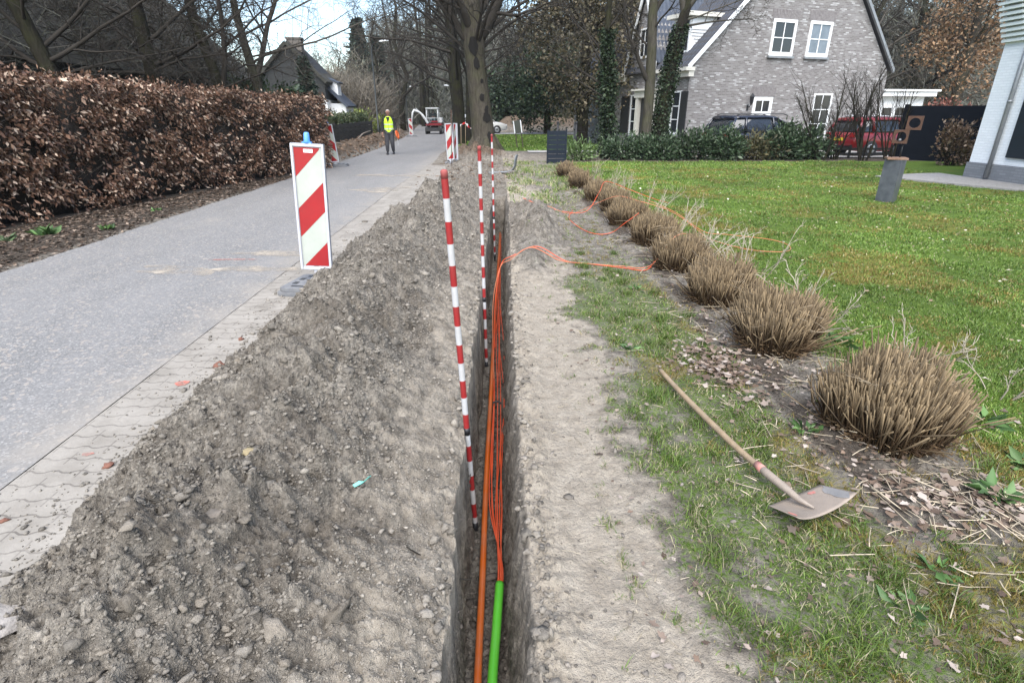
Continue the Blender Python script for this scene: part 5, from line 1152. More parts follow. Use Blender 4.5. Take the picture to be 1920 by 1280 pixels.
def clump(i, cx, cy, w, h, n, label):
    t = empty('cut_grass_clump', (cx, cy, H(cx, cy)), 0, label, 'grass clump', 'cut-back ornamental grass clumps in a row')
    q = np.random.RandomState(300+i); a = q.rand(n)*6.283; k = np.sqrt(q.rand(n)); rx, ry = w/2, w*.45
    lob = 1+.10*np.sin(3*a+i)+.06*np.sin(5*a+2*i); kk = k*lob
    P = np.stack([kk*rx*.86*np.cos(a), kk*ry*.86*np.sin(a), -.02+0*a], -1)
    hh = h*(1-.36*k**3.5)*(1+.12*q.randn(n)); lean = (.06+.36*k**1.8)
    T = np.stack([P[:, 0]+lean*hh*.62*np.cos(a)+.035*q.randn(n), P[:, 1]+lean*hh*.62*np.sin(a)+.035*q.randn(n), hh], -1)
    so, fx, fy = 7.3*i, P[:, 0]*7+3.1*i, P[:, 1]*7-2.2*i; T[:, 2] *= 1+.20*perlin(fx, fy+so); T[:, 0] += .15*h*perlin(fx*.8+5, fy*.8+so); T[:, 1] += .15*h*perlin(fx*.8-8, fy*.8+so+3)
    bent = q.rand(n) < .07; T[bent, :2] += q.randn(bent.sum(), 2)*.14; T[bent, 2] *= .72
    c = STRAW[q.randint(0, 6, n)]*(.16+.27*q.rand(n, 1)); tip = np.array([.19, .140, .080])*(.3+.8*q.rand(n, 1))
    r = (.0022+.0030*q.rand(n)**1.5)*(1 if i < 4 else 1.0+.14*(i-3))
    stalks('stalks', P, T, r, c, M_STRAW, t, tip, bend=.035)
    m = max(20, n//22); a = q.rand(m)*6.283; k = q.rand(m); P = np.stack([k*rx*np.cos(a), k*ry*np.sin(a), h*(.45+.5*q.rand(m))], -1); T = P+np.stack([q.randn(m)*.10, q.randn(m)*.10, q.randn(m)*.06+.015], -1)
    stalks('broken_stalks', P, T, .0018+.0016*q.rand(m), np.array([.27, .215, .145])*(.6+.5*q.rand(m, 1)), M_STRAW, t, None, bend=.06)
    # low dead leaf skirt
    m = n//5; a = q.rand(m)*6.283; P = np.stack([rx*.8*np.cos(a)*q.uniform(.5, 1, m), ry*.8*np.sin(a)*q.uniform(.5, 1, m), .0+.05*q.rand(m)], -1); T = P+np.stack([np.cos(a)*.10+q.randn(m)*.03, np.sin(a)*.10+q.randn(m)*.03, .06*q.rand(m)], -1)
    stalks('dead_leaves', P, T, .0018+.0018*q.rand(m), STRAW[q.randint(0, 6, m)]*.5, M_STRAW, t, None, bend=.05)
CL = [(2.11, 2.60, .77, .41, 2500, 'largest cut grass clump, nearest, to the right of the shovel'), (2.08, 3.80, .70, .39, 2200, 'second nearest cut grass clump, bristly, with dead leaves heaped at its left foot'), (2.06, 4.92, .70, .38, 1900, 'cut grass clump left of the big straggling bare twigs, third from the shovel'),
      (2.08, 6.15, .72, .37, 1700, 'cut grass clump that the arching orange cable runs into'), (2.12, 7.42, .76, .37, 1500, 'wide cut grass clump just beyond the one the arching cable reaches'), (2.08, 8.75, .76, .37, 1300, 'cut grass clump with an orange cable curling round its foot'), (2.12, 10.1, .60, .36, 1000, 'cut grass clump with cables draped over its top'),
      (2.06, 11.4, .62, .38, 900, 'dense brown cut grass clump beyond the draped cables'), (1.93, 13.3, .56, .40, 700, 'small cut grass clump, second from the far end of the row'), (1.93, 15.9, .52, .36, 600, 'smallest cut grass clump at the far end of the row near the garden gate')]
for i, c in enumerate(CL): clump(i, c[0]+(.08 if i == 0 else .04), c[1]+.02, c[2]*.80, c[3]*.95, c[4], c[5])
# pruned straggly shrubs on the lawn side of the row
PR = dict(n=[4, 3], t0=[.3, .3], ang=[32, 34], lf=[.5, .45], rf=[.65, .7], seg=[4, 3], wob=[.14, .16], trop=[.03, .03], rmin=.0032)
M_PALE = pmat('bleached twigs', (.36, .32, .25), .8, col2=(.24, .205, .155), scale=5)
for i, (x, y, h, n, lb) in enumerate([(2.80, 3.30, .36, 4, 'pale bare twigs beside the largest clump on the lawn side'), (2.66, 4.25, .46, 8, 'straggly bleached shrub behind the second clump'), (2.58, 5.35, .52, 9, 'straggly bleached shrub behind the third clump, its twigs spread widest'), (2.60, 6.65, .46, 8, 'bleached twiggy shrub below the cable loop on the lawn'), (2.62, 7.95, .46, 8, 'bleached twiggy shrub where the orange cable loop starts'), (2.62, 9.4, .48, 8, 'bleached twiggy shrub just beyond the cable loop'), (2.5, 10.9, .48, 8, 'bleached twiggy shrub behind the cable-draped clump'), (2.45, 12.5, .5, 8, 'bleached twiggy shrub behind the dense brown clump'), (2.35, 14.3, .5, 7, 'farthest bleached twiggy shrub in the row'), (3.25, 3.05, .34, 4, 'thin pale twigs on the lawn edge at the right of the largest clump')]):
    q = random.Random(400+i); t = empty('pruned_shrub', (x, y, H(x, y)), 0, lb, 'shrub', 'straggly pruned shrubs along the clumps'); st = []; tw = []
    for s in range(n):
        a = q.random()*6.283; sp = q.uniform(.2, .75)
        pt, rd = limb(q, Vector((.06*math.cos(a), .06*math.sin(a), -.02)), Vector((sp*math.cos(a)+.12, sp*math.sin(a), 1)), h*q.uniform(.8, 1.4), q.uniform(.005, .0085), 6, .13, .0, .5); st.append((pt, rd)); grow(q, tw, pt, rd, 0, PR)
    tubes('stems', st+tw, M_PALE, t)

# ------------------------------------------------------------------ stuff on the ground: grass, leaves, straw, weeds
def zone(x, y):
    _, Z, br, cut = ground(np.asarray(x, float), np.asarray(y, float), True); return Z
def blades(name, x, y, h, w, cols, lean=.5, curl=.5, kind='stuff'):
    n = len(x); z = HA(x, y); th = nr.rand(n)*6.283; a = nr.rand(n)*6.283
    u = np.stack([np.cos(th), np.sin(th), 0*th], -1)*w[:, None]/2; ln = np.stack([np.cos(a), np.sin(a), 0*a], -1)*(lean*h*nr.rand(n)**.7)[:, None]
    P = np.stack([x, y, z-.003], -1); up = np.array([0, 0, 1.])*h[:, None]
    V = np.stack([P-u, P+u, P+up*.6+ln*.4+u*.75, P+up*.6+ln*.4-u*.75, P+up*(1-curl*.25)+ln*1.15], 1).reshape(-1, 3); i = np.arange(n)*5
    o = npmesh(name, V, np.stack([i, i+1, i+2, i+3], -1), np.stack([i+3, i+2, i+4], -1), mat=M_GRASS, cols=np.repeat(cols, 5, 0)); return tag(o, kind=kind)
M_GRASS = pmat('grass blades', (1, 1, 1), .55, attr=True, scale=3, spec=.3)
GP = np.array([(.066, .122, .015), (.086, .148, .020), (.050, .098, .014), (.112, .172, .028), (.135, .185, .036)])
def gcol(n, moss=None, dry=.1):
    c = GP[nr.randint(0, 5, n)]*(.75+.5*nr.rand(n, 1))
    d = nr.rand(n) < dry; c[d] = np.array([.28, .25, .15])*(.7+.5*nr.rand(d.sum(), 1))
    if moss is not None:
        k = nr.rand(n) < moss*.75; c[k] = np.array([(.165, .118, .026), (.20, .155, .045), (.125, .10, .022)])[nr.randint(0, 3, k.sum())]*(.7+.5*nr.rand(k.sum(), 1))
    return c
# patchy verge grass between path and clumps
n = 200000; y = np.exp(nr.uniform(math.log(1.0), math.log(13), n)); x = nr.uniform(.4, 2.75, n); Z = zone(x, y)
tuft = fbm(x, y, 7, 2)+.5*fbm(x+9, y, 22, 2); k = nr.rand(n) < np.clip((Z[:, 0]*2.2-.62+1.35*tuft), 0, 1)*(1-.8*np.clip(Z[:, 2], 0, 1)); x, y, Z = x[k], y[k], Z[k]; n = len(x)
blades('verge_grass', x, y, (.012+.026*nr.rand(n)**2)*(1+.5*np.clip(fbm(x, y, 5, 2), -1, 1)), .0022+.0006*y+.001*nr.rand(n), gcol(n, Z[:, 3]*1.0, .36)*.85, 1.3)
# lawn
n = 400000; y = np.exp(nr.uniform(math.log(1.9), math.log(21.2), n)); x = 2.3+(nr.rand(n)**1.0)*(np.minimum(.95*y+2.2, 11.0)); Z = zone(x, y)
ln_ = fbm(x, y, 1.1, 3); k = (nr.rand(n) < np.clip(Z[:, 0]*1.3-.1+.45*ln_, 0, 1)) & (x < 16); x, y, Z = x[k], y[k], Z[k]; n = len(x)
blades('lawn_grass', x, y, (.012+.016*nr.rand(n))*(1+.035*y)*(1+.4*fbm(x, y, 1.6, 2)), .0020+.0009*y, gcol(n, np.clip(Z[:, 3]*1.0, 0, 1), .05)*(1+.4*np.clip(fbm(x+3, y+8, .5, 3), -.9, .9))[:, None], 1.1)
# taller tufts
cx = nr.uniform(.75, 2.6, 200); cy = np.exp(nr.uniform(math.log(1.1), math.log(11), 200)); k = zone(cx, cy)[:, 0] > .3; cx, cy = cx[k], cy[k]
i = nr.randint(0, len(cx), 9000); x = cx[i]+nr.randn(9000)*.035; y = cy[i]+nr.randn(9000)*.04
blades('grass_tufts', x, y, .03+.045*nr.rand(9000), .003+.0005*y, gcol(9000, None, .1)*.7, 1.3)
cx = nr.uniform(2.7, 10, 240); cy = nr.uniform(2.5, 18, 240); i = nr.randint(0, 240, 5000); x = cx[i]+nr.randn(5000)*.08; y = cy[i]+nr.randn(5000)*.08
blades('lawn_tufts', x, y, .03+.04*nr.rand(5000), .003+.0008*y, gcol(5000, None, .03)*.8, 1.2)
# far verge weeds by the end of the trench
n = 16000; x = nr.uniform(.3, 2.3, n); y = nr.uniform(11, 21, n); k = nr.rand(n) < np.clip(.25+fbm(x, y, 1.5, 3), 0, 1); x, y = x[k], y[k]
blades('verge_weeds', x, y, .04+.07*nr.rand(len(x)), .008+.01*nr.rand(len(x)), gcol(len(x), None, .4), 1.4)
n = 30000; x = nr.uniform(-3.4, 12, n); y = nr.uniform(27, 46, n); Z = zone(x, y); k = nr.rand(n) < Z[:, 0]; x, y = x[k], y[k]
blades('far_lawn_grass', x, y, .05+.04*nr.rand(len(x)), .05+.0*x, gcol(len(x), None, .02)*1.15, 1.0)
# leaf litter
OAKL = [(.15, .112, .086), (.11, .077, .055), (.21, .167, .136), (.08, .055, .04), (.135, .094, .068), (.29, .245, .21)]
def litter(name, x, y, size, cols, dz=.012):
    P = np.stack([x, y, HA(x, y)+dz*nr.rand(len(x))+.004], -1); D = np.stack([nr.randn(len(x)), nr.randn(len(x)), .05*nr.randn(len(x))], -1)*3
    s = size*(1+.35*nr.randn(len(P))).clip(.4, 1.8); m = len(P); K = 14; D /= np.linalg.norm(D, axis=1)[:, None]
    u = np.cross(D, np.array([0, 0, 1.])+.35*nr.randn(m, 3)); u /= np.linalg.norm(u, axis=1)[:, None]; w = np.cross(u, D); t = np.arange(K)*6.283/K
    rad = (.40+.10*np.cos(5*t[None]+nr.rand(m, 1)*.6)+.05*nr.randn(m, K))*(.8+.25*np.cos(t))[None]; lx = np.cos(t)[None]*rad*1.15; ly = np.sin(t)[None]*rad*.72
    cu = .9*nr.rand(m, 1)-.15; lz = cu*ly**2*2.2+(.5*nr.rand(m, 1)-.2)*lx**2
    V = P[:, None]+s[:, None, None]*(D[:, None]*lx[..., None]+u[:, None]*ly[..., None]+w[:, None]*lz[..., None])
    V = np.concatenate([P[:, None], V], 1).reshape(-1, 3); b0 = np.arange(m)*(K+1); F = np.stack([np.stack([b0, b0+1+i, b0+1+(i+1) % K], -1) for i in range(K)], 1).reshape(-1, 3)
    pal = np.array(cols); c = pal[nr.randint(0, len(pal), m)]*(.7+.55*nr.rand(m, 1)); tag(npmesh(name, V, F3=F, mat=M_LEAF, cols=np.repeat(c, K+1, 0)), kind='stuff')
n = 26000; y = np.exp(nr.uniform(math.log(4), math.log(19), n)); L_ = road_L(y); hl = hline(y); u = nr.rand(n)**1.3; x = hl+.1+(L_-hl)*(.02+.98*u)+.12*nr.rand(n)
k = (nr.rand(n) < .95-.6*u) ; litter('hedge_leaf_litter', x[k], y[k], .055, [(.085, .058, .040), (.055, .038, .027), (.125, .09, .065), (.040, .028, .02), (.19, .145, .11)])
n = 3000; y = np.exp(nr.uniform(math.log(1.2), math.log(12), n)); x = 1.98+.27*nr.randn(n); k = (nr.rand(n) < np.clip(.3+1.2*fbm(x, y, 1.3, 2), 0, 1)) & (x > 1.1); litter('clump_leaf_litter', x[k], y[k], .036, OAKL, .02)
n = 520; x = 1.58+.13*nr.randn(n); y = 3.50+.22*nr.randn(n); litter('leaf_heap', x, y, .05, OAKL, .05)
n = 240; x = 1.95+.22*nr.randn(n)+.1; y = 1.98+.12*nr.randn(n); litter('leaf_heap', x, y, .05, OAKL, .03)
n = 900; y = np.exp(nr.uniform(math.log(1.1), math.log(12), n)); x = nr.uniform(.5, 3.2, n); litter('stray_leaves', x, y, .032, OAKL, .02)
n = 700; y = nr.uniform(2.5, 18, n); x = nr.uniform(3, 11, n); litter('lawn_leaves', x, y, .045, [(.4, .36, .28), (.22, .16, .1)], .05)
# fallen straw
n = 520; y = np.exp(nr.uniform(math.log(1.5), math.log(8), n)); x = 2.0+.36*nr.randn(n); x[:110] = 2.25+.22*nr.randn(110); y[:110] = 1.98+.12*nr.randn(110)
a = nr.rand(n)*6.283; L = .06+.22*nr.rand(n)**2; P = np.stack([x, y, HA(x, y)+.008+.02*nr.rand(n)], -1); T = P+np.stack([np.cos(a)*L, np.sin(a)*L, .01*nr.randn(n)], -1)
tag(stalks('fallen_straw', P, T, .0016+.0016*nr.rand(n), np.array([.42, .355, .26])*(.55+.6*nr.rand(n, 1)), M_STRAW, None, None, bend=.03), kind='stuff')
n = 260; y = np.exp(nr.uniform(math.log(1.0), math.log(6), n)); x = nr.uniform(.2, 1.6, n); a = nr.rand(n)*6.283; L = .02+.07*nr.rand(n)**2; P = np.stack([x, y, HA(x, y)+.004], -1); T = P+np.stack([np.cos(a)*L, np.sin(a)*L, .004+0*a], -1)
tag(stalks('straw_bits', P, T, .0009+.0011*nr.rand(n), np.array([.36, .31, .23])*(.5+.7*nr.rand(n, 1)), M_STRAW, None, None, bend=.06), kind='stuff')
# leafy weeds
def weed(x, y, s, n, label, cols, group=None, up=.5):
    t = np.arange(n)*2.4; D = np.stack([np.cos(t), np.sin(t), up*(.4+nr.rand(n))], -1); P = np.stack([.02*np.cos(t), .02*np.sin(t), 0*t], -1)+nr.randn(n, 3)*np.array([s*.2, s*.2, .0])
    V, F = leafcards(P, n, s*(.6+.6*nr.rand(n)), .42, None, D*3, 0, .5); c = np.array(cols)[nr.randint(0, len(cols), n)]*(.7+.5*nr.rand(n, 1))
    o = npmesh('weed', V, F3=F, mat=M_LEAF, cols=np.repeat(c, 4, 0), loc=(x, y, H(x, y)+.005)); tag(o, label, 'weed', group)
WG = [(.05, .105, .028), (.075, .14, .04), (.10, .17, .06), (.04, .08, .025)]
weed(-6.55, 8.2, .17, 46, 'leafy green plant on the littered verge under the beech hedge, left edge', WG, None, .8)
weed(-6.75, 7.75, .12, 26, 'lower grey-green weed in front of the leafy plant under the hedge', [(.10, .14, .07), (.07, .11, .05)], None, .5)
weed(-5.95, 8.6, .10, 18, 'small green weed on the leaf litter right of the leafy plant', WG, None, .6)
weed(-6.15, 10.3, .10, 20, 'green weed low against the beech hedge foot', WG, None, .6)
weed(2.68, 3.95, .13, 26, 'green rosette weed between the two nearest clumps on the lawn side', WG, None, .4)
weed(2.75, 2.28, .10, 22, 'dandelion-like rosette at the right foot of the largest clump', WG, None, .35)
weed(2.32, 2.02, .10, 18, 'dandelion rosette among straw in front of the largest clump', WG, None, .35)
weed(1.75, 2.62, .08, 18, 'small weed tuft between shovel handle and largest clump', WG, None, .4)
weed(2.9, 2.75, .12, 22, 'spiky green weed on the lawn edge beside the largest clump', WG, None, .5)
for i, (x, y, lb) in enumerate([(1.45, 5.4, 'dark green rosette on the mossy strip level with the third clump'), (1.05, 3.9, 'flat rosette on the grass just beyond the shovel handle end'), (1.52, 1.45, 'flat rosette in the near grass below the shovel blade'), (1.75, 1.6, 'broad rosette in the near grass at the lower right')]): weed(x, y, .075, 16, lb, WG, None, .25)
# ------------------------------------------------------------------ garden and street things
M_GRAN = pmat('polished grey granite', (.040, .046, .054), .3, col2=(.085, .092, .10), scale=7, spec=.5)
M_RUST = pmat('rusty steel', (.045, .022, .014), .85, col2=(.075, .037, .022), scale=9, bump=.3, bscale=50)
pl = empty('stone_plinth', (8.0, 11.28, 0), R(-24), 'polished grey stone plinth with a rusty top plate standing on the lawn', 'plinth')
MB().box((0, 0, .40), (.30, .30, .83), Matrix.Rotation(R(62), 3, 'Z')).build('column', M_GRAN, pl, bevel=.006)
b = MB(); b.box((0, 0, .838), (.36, .34, .04)); b.build('top_plate', pmat('dark rusty plate', (.13, .07, .045), .8, col2=(.20, .13, .09), scale=10), pl, bevel=.004)
sc = empty('sculpture', (7.98, 11.28, .858), R(-38), 'rusty steel sculpture of two stacked boxes with round holes on the stone plinth', 'sculpture')
b = MB()
for x in (-.07, .07): b.tube([(x, 0, 0), (x, 0, .26)], .012, 8)
b.build('rods', M_BLACK, sc)
def holed(mb, c, w, d, r):
    n = 24; ang = [2*math.pi*k/n for k in range(n)]
    def sq(a):
        k = 1/max(abs(math.cos(a)), abs(math.sin(a))); return (w/2*k*math.cos(a), w/2*k*math.sin(a))
    vs = []
    for y in (-d/2, d/2):
        vs += [(c[0]+sq(a)[0], c[1]+y, c[2]+sq(a)[1]) for a in ang]; vs += [(c[0]+r*math.cos(a), c[1]+y, c[2]+r*math.sin(a)) for a in ang]
    fs = []
    for k in range(n):
        j = (k+1) % n; fs += [(k, j, n+j, n+k), (2*n+k, 3*n+k, 3*n+j, 2*n+j), (k, 2*n+k, 2*n+j, j), (n+k, n+j, 3*n+j, 3*n+k)]
    mb.add(vs, fs)
b = MB(); holed(b, (0, 0, .385), .25, .17, .092); b.build('lower_box', M_RUST, sc)
b = MB(); holed(b, (.17, 0, .637), .25, .17, .092); b.build('upper_box', M_RUST, sc)
b = MB(); b.ball((.0, .0, .325), .028); b.build('small_ball', M_ZINC, sc)
# dark fence on the right
M_FEN = pmat('dark blue-black fence paint', (.005, .007, .011), .85, col2=(.008, .010, .015), scale=4, spec=.1)
fc = empty('garden_fence', (15.3, 21.7, 0), math.atan2(-1.7, 1.6), 'tall blue-black board fence with thick posts between the red car and the white house', 'fence')
b = MB()
for i in range(11): b.box((1.2, .02+.004*(i % 2), .10+i*.17), (2.3, .03, .176))
for i in range(11): b.box((4.0, .02+.004*(i % 2), .10+i*.17), (3.1, .03, .176))
b.build('boards', M_FEN, fc)
for x in (0, 2.42, 5.6): MB().box((x, 0, .97), (.13, .13, 1.95)).build('post', M_FEN, fc, bevel=.006)
b = MB(); b.box((2.42, 0, 1.965), (.17, .17, .03)); b.build('post_cap', M_ZINC, fc)
# garden gate leaf and wire fence
M_GATE = pmat('slate-blue coated steel', (.008, .012, .019), .6, col2=(.012, .017, .026), scale=4, spec=.15)
gt = empty('garden_gate', (1.84, 20.2, 0), R(6), 'small slate-blue slatted gate standing alone beyond the far end of the clumps', 'gate')
b = MB()
for i in range(7): b.box((.32, 0, .10+i*.152), (.62, .03, .142))
b.build('slats', M_GATE, gt)
for x in (0, .65): MB().box((x, 0, .55+.02*(x > 0)), (.05, .05, 1.12)).build('post', M_GATE, gt)
wf = empty('wire_fence', (2.55, 23.6, 0), R(4), 'black wire mesh garden fence between the small gate and the ivy trunk', 'fence')
b = MB()
for i in range(30): b.tube([(i*.085, 0, .05), (i*.085, 0, .95)], .003, 3, False)
for z in (.08, .3, .52, .74, .94): b.tube([(0, 0, z), (2.5, 0, z)], .004, 3, False)
b.build('mesh', M_BLACK, wf)
for x in (.0, .75, 2.5): MB().tube([(x, .03, 0), (x, .03, 1.25)], .045, 8).ball((x, .03, 1.28), .06, 8).build('post', M_BLACK, wf)
fc2 = empty('low_rail_fence', (12.2, 22.35, 0), R(2), 'low dark rail fence behind the bare shrubs in front of the red car', 'fence')
b = MB()
for z in (.16, .34): b.box((1.7, 0, z), (3.5, .03, .08))
b.build('rails', M_SHUT, fc2)
for i in range(5): MB().box((.05+i*.85, 0, .24), (.07, .07, .5)).build('post', M_SHUT, fc2)
# leaning pair of posts with a board
sp_ = empty('sign_posts', (1.12, 28.6, 0), 0, 'pair of leaning dark posts carrying a narrow board with white edges on the far lawn', 'sign', rot=(0, R(-8), 0))
for x in (0, .28): MB().box((x, 0, .62), (.05, .05, 1.3)).build('post', pmat('dark damp post', (.06, .045, .034), .85), sp_)
MB().box((.14, -.05, 1.0), (.30, .03, .58)).build('board', pmat('dark board', (.05, .055, .045), .7), sp_)
for x in (-.03, .31): MB().box((x, -.055, 1.0), (.05, .035, .58)).build('white_edge', M_WHITE, sp_)
# bent grey sheet beside the trench end
b = MB(); R1 = [[Vector((x, y, z)) for x, z in [(-.65, .02), (-.3, .03), (0, .05), (.18, .10), (.25, .22), (.27, .40), (.30, .52)]] for y in (-.16, .16)]
vs = [p for r in R1 for p in r]+[p+Vector((-.012, 0, .02)) for r in R1 for p in r]; k = 7; fs = []
for i in range(6): fs += [(i, i+1, k+i+1, k+i), (2*k+i, 3*k+i, 3*k+i+1, 2*k+i+1), (i, 2*k+i, 2*k+i+1, i+1), (k+i, k+i+1, 3*k+i+1, 3*k+i)]
fs += [(0, k, 3*k, 2*k), (6, 2*k+6, 3*k+6, k+6)]
b.add(vs, fs, True); tag(b.build('bent_sheet', pmat('grey rubber sheet', (.13, .14, .15), .5, col2=(.20, .21, .22), scale=7), loc=(.35, 16.9, H(.35, 16.9)+.02), rot=(0, 0, R(-15))), 'bent grey sheet curling up from the dirt beyond the end of the trench', 'sheet')
# stakes and ribbon by the oak
b = MB(); b.tube([(0, 0, 0), (.02, 0, 1.0), (.05, .0, 1.75)], .013, 6); tag(b.build('steel_stake', M_RUST, loc=(-1.42, 19.0, 0)), 'thin dark stake stuck in the dug verge just in front of the two beacons', 'stake')
M_TAPER = pmat('red ribbon', (.55, .03, .03), .5); M_TAPEW = pmat('white ribbon', (.75, .75, .75), .5)
bt = empty('barrier_tape', (-1.42, 26.3, 0), 0, 'slack red and white barrier ribbon tied round stakes left of the oak', 'barrier tape')
b = MB(); pts = smooth_path([(-.1, 0, 1.12), (.12, -.05, 1.22), (.35, 0, 1.02), (.6, -.05, 1.12), (.75, -.05, .95), (.78, -.05, .6), (.7, -.1, .35), (.9, -.15, .4), (1.0, -.2, .55)], 6)
for i in range(len(pts)-1):
    a, c = pts[i], pts[i+1]; w = Vector((.02*math.sin(i*.9), .01, .05*math.cos(i*.7))); w2 = Vector((.02*math.sin(i*.9+.9), .01, .05*math.cos(i*.7+.7)))
    b.add([a-w, a+w, c+w2, c-w2], [(0, 1, 2, 3)], m=0 if (i//3) % 2 else 1)
b.build('ribbon', [M_TAPER, M_TAPEW], bt)
for x, h in ((-.1, 1.15), (.1, 1.25), (.55, .75)): MB().tube([(x, 0, -.1), (x+.03, 0, h)], .016, 6).build('stake', M_WOOD, bt)

# street lamps
def lamp(loc, h, arm, label, side=1, r=.05, grp='street lamps along the road'):
    t = empty('street_lamp', loc, 0, label, 'street lamp', grp)
    MB().tube([(0, 0, 0), (0, 0, .9), (0, 0, .92), (0, 0, h-.25), (.04*side, 0, h-.08), (.16*side, 0, h+.04), (arm*.6*side, 0, h+.12)], [r*1.4, r*1.4, r, r*.8, r*.6, r*.55, r*.5], 10).build('pole', pmat('dark green-grey pole', (.018, .022, .022), .5), t)
    b = MB(); b.loft([[Vector((side*x, w*math.cos(a), h+.13+.06*(x/arm)+ht*math.sin(a))) for a in [k*.7854 for k in range(8)]] for x, w, ht in ((arm*.5, .03, .03), (arm*.62, .09, .05), (arm*.9, .10, .05), (arm*1.12, .05, .025))]); hd_ = b.build('lamp_head', pmat('pale lamp housing', (.75, .76, .76), .4), t)
    b = MB(); b.loft([[Vector((side*x, w*math.cos(a), h+.10+.06*(x/arm)+.03*math.sin(a))) for a in [k*.7854 for k in range(8)]] for x, w in ((arm*.66, .05), (arm*.95, .06))]); b.build('lens', pmat('lamp lens', (.6, .6, .58), .2), hd_)
lamp((-7.05, 36, 0), 5.25, .9, 'tall street lamp with a curved arm behind the walking man')
lamp((-8.75, 60, 0), 3.8, .8, 'distant street lamp left of the excavator', r=.045)
lamp((-3.0, 44, 0), 3.25, .55, 'short street lamp in front of the roadside trees, right of the excavator', -1, .04)

# ------------------------------------------------------------------ vehicles
M_CARG = pmat('car glass', (.015, .018, .022), .04, spec=.7)
M_TYRE = pmat('tyre rubber', (.02, .02, .021), .8); M_RIM = pmat('alloy rim', (.35, .36, .37), .35, metal=.8)
M_TAIL = pmat('tail light red', (.28, .012, .012), .2); M_HEAD = pmat('headlight glass', (.6, .62, .64), .1)
def car(name, loc, rz, label, paint, L=4.6, Wd=1.84, Ht=1.64, hatch=.35, hood=1.25, belt=.98, rails=False, plate=(.62, .48, .03)):
    """local +x = forward"""
    t = empty(name, loc, rz, label, 'car'); hl_ = L/2; hw = Wd/2
    st = [(-hl_, .42, belt-.28, .80), (-hl_+.08, .30, belt-.05, .92), (-hl_+.35, .24, belt, .98), (-.9, .22, belt, 1), (.4, .22, belt-.02, 1), (hl_-hood, .22, belt-.03, .99), (hl_-.55, .24, belt-.12, .95), (hl_-.15, .28, belt-.25, .86), (hl_, .38, belt-.38, .72)]
    rings = []
    for x, z0, z1, k in st:
        w = hw*k; rings.append([Vector((x, s*y*w, z0+(z1-z0)*f)) for s, y, f in [(-1, .0, 0), (-1, .86, 0), (-1, .97, .18), (-1, 1, .5), (-1, .98, .75), (-1, .90, .97), (-1, .78, 1.0), (1, .78, 1.0), (1, .90, .97), (1, .98, .75), (1, 1, .5), (1, .97, .18), (1, .86, 0)]])
    b = MB(); b.loft(rings); body = b.build('body', paint, t)
    # greenhouse
    xr0, xr1 = -hl_+.12, -hl_+.12+hatch; xf1, xf0 = hl_-hood-.75, hl_-hood+.15; zt = Ht-.05
    def gr(x, zz, k): return [Vector((x, s*hw*k*y, zz2)) for s, y, zz2 in [(-1, .93, belt-.04), (-1, .91, belt+.02), (-1, .80, zz-.05), (-1, .70, zz), (1, .70, zz), (1, .80, zz-.05), (1, .91, belt+.02), (1, .93, belt-.04)]]
    b = MB(); b.loft([gr(xr0, belt+.06, .96), gr(xr1, zt-.02, .97), gr(-.3, zt, 1), gr(xf1, zt-.04, .98), gr(xf0, belt+.03, .95)]); b.build('windows', M_CARG, t)
    b = MB(); b.loft([[Vector((x, s*hw*y*k, z+dz)) for s, y, dz in [(-1, .83, -.08), (-1, .80, -.02), (-1, .66, .025), (0, 0, .045), (1, .66, .025), (1, .80, -.02), (1, .83, -.08)]] for x, z, k in [(xr1-.10, zt-.03, .96), (xr1+.1, zt, .99), (-.3, zt+.012, 1.01), (xf1-.05, zt-.02, .985), (xf1+.06, zt-.07, .96)]], smooth=True); roof = b.build('roof', paint, t)
    for s in (-1, 1):
        MB().tube([(xr0-.0, s*hw*.93, belt), (xr1-.03, s*hw*.79, zt-.06)], [.06, .05], 6).build('pillar', paint, t)
        MB().tube([(xr0+.75, s*hw*.93, belt), (xr1+.42, s*hw*.81, zt-.05)], [.06, .045], 6).build('pillar', paint, t)
        MB().tube([(.05, s*hw*.925, belt), (-.05, s*hw*.81, zt-.05)], [.04, .035], 6).build('pillar', paint, t)
        MB().tube([(xf0+.02, s*hw*.91, belt), (xf1+.02, s*hw*.79, zt-.06)], [.045, .04], 6).build('pillar', paint, t)
    if rails:
        for s in (-1, 1): MB().tube([(xr1+.05, s*hw*.70, zt+.03), (xr1+.2, s*hw*.70, zt+.075), (.5, s*hw*.70, zt+.075), (.7, s*hw*.70, zt+.02)], .018, 6).build('roof_rail', M_BLACK if rails == 1 else M_PLAST, t)
    for x in (-hl_+.85, hl_-.9):
        for s in (-1, 1):
            w = MB(); w.lathe([(.20, -.11), (.30, -.11), (.325, -.07), (.325, .07), (.30, .11), (.20, .11)], (x, s*(hw-.10), .325), 22, Matrix.Rotation(R(90), 3, 'X')); wo = w.build('wheel', M_TYRE, t)
            r_ = MB(); r_.lathe([(.04, .0), (.06, .012), (.17, .02), (.205, .0)], (x, s*(hw+.012-.012*(s < 0)), .325), 14, Matrix.Rotation(R(-90*s), 3, 'X')); r_.build('rim', M_RIM, wo)
    for s in (-1, 1):
        b = MB(); b.box((-hl_+.06, s*hw*.74, belt-.15), (.14, .30, .17)); b.build('tail_light', M_TAIL, t, bevel=.03)
        b = MB(); b.box((hl_-.12, s*hw*.62, belt-.33), (.2, .34, .12)); b.build('headlight', M_HEAD, t, bevel=.03)
        b = MB(); b.ball((xf0-.42, s*(hw+.05), belt+.05), (.06, .10, .07), 10); b.build('mirror', paint, t)
    b = MB(); b.box((-hl_-.008, 0, belt-.30), (.02, .50, .11)); b.build('number_plate', pmat('plate', plate, .5), t)
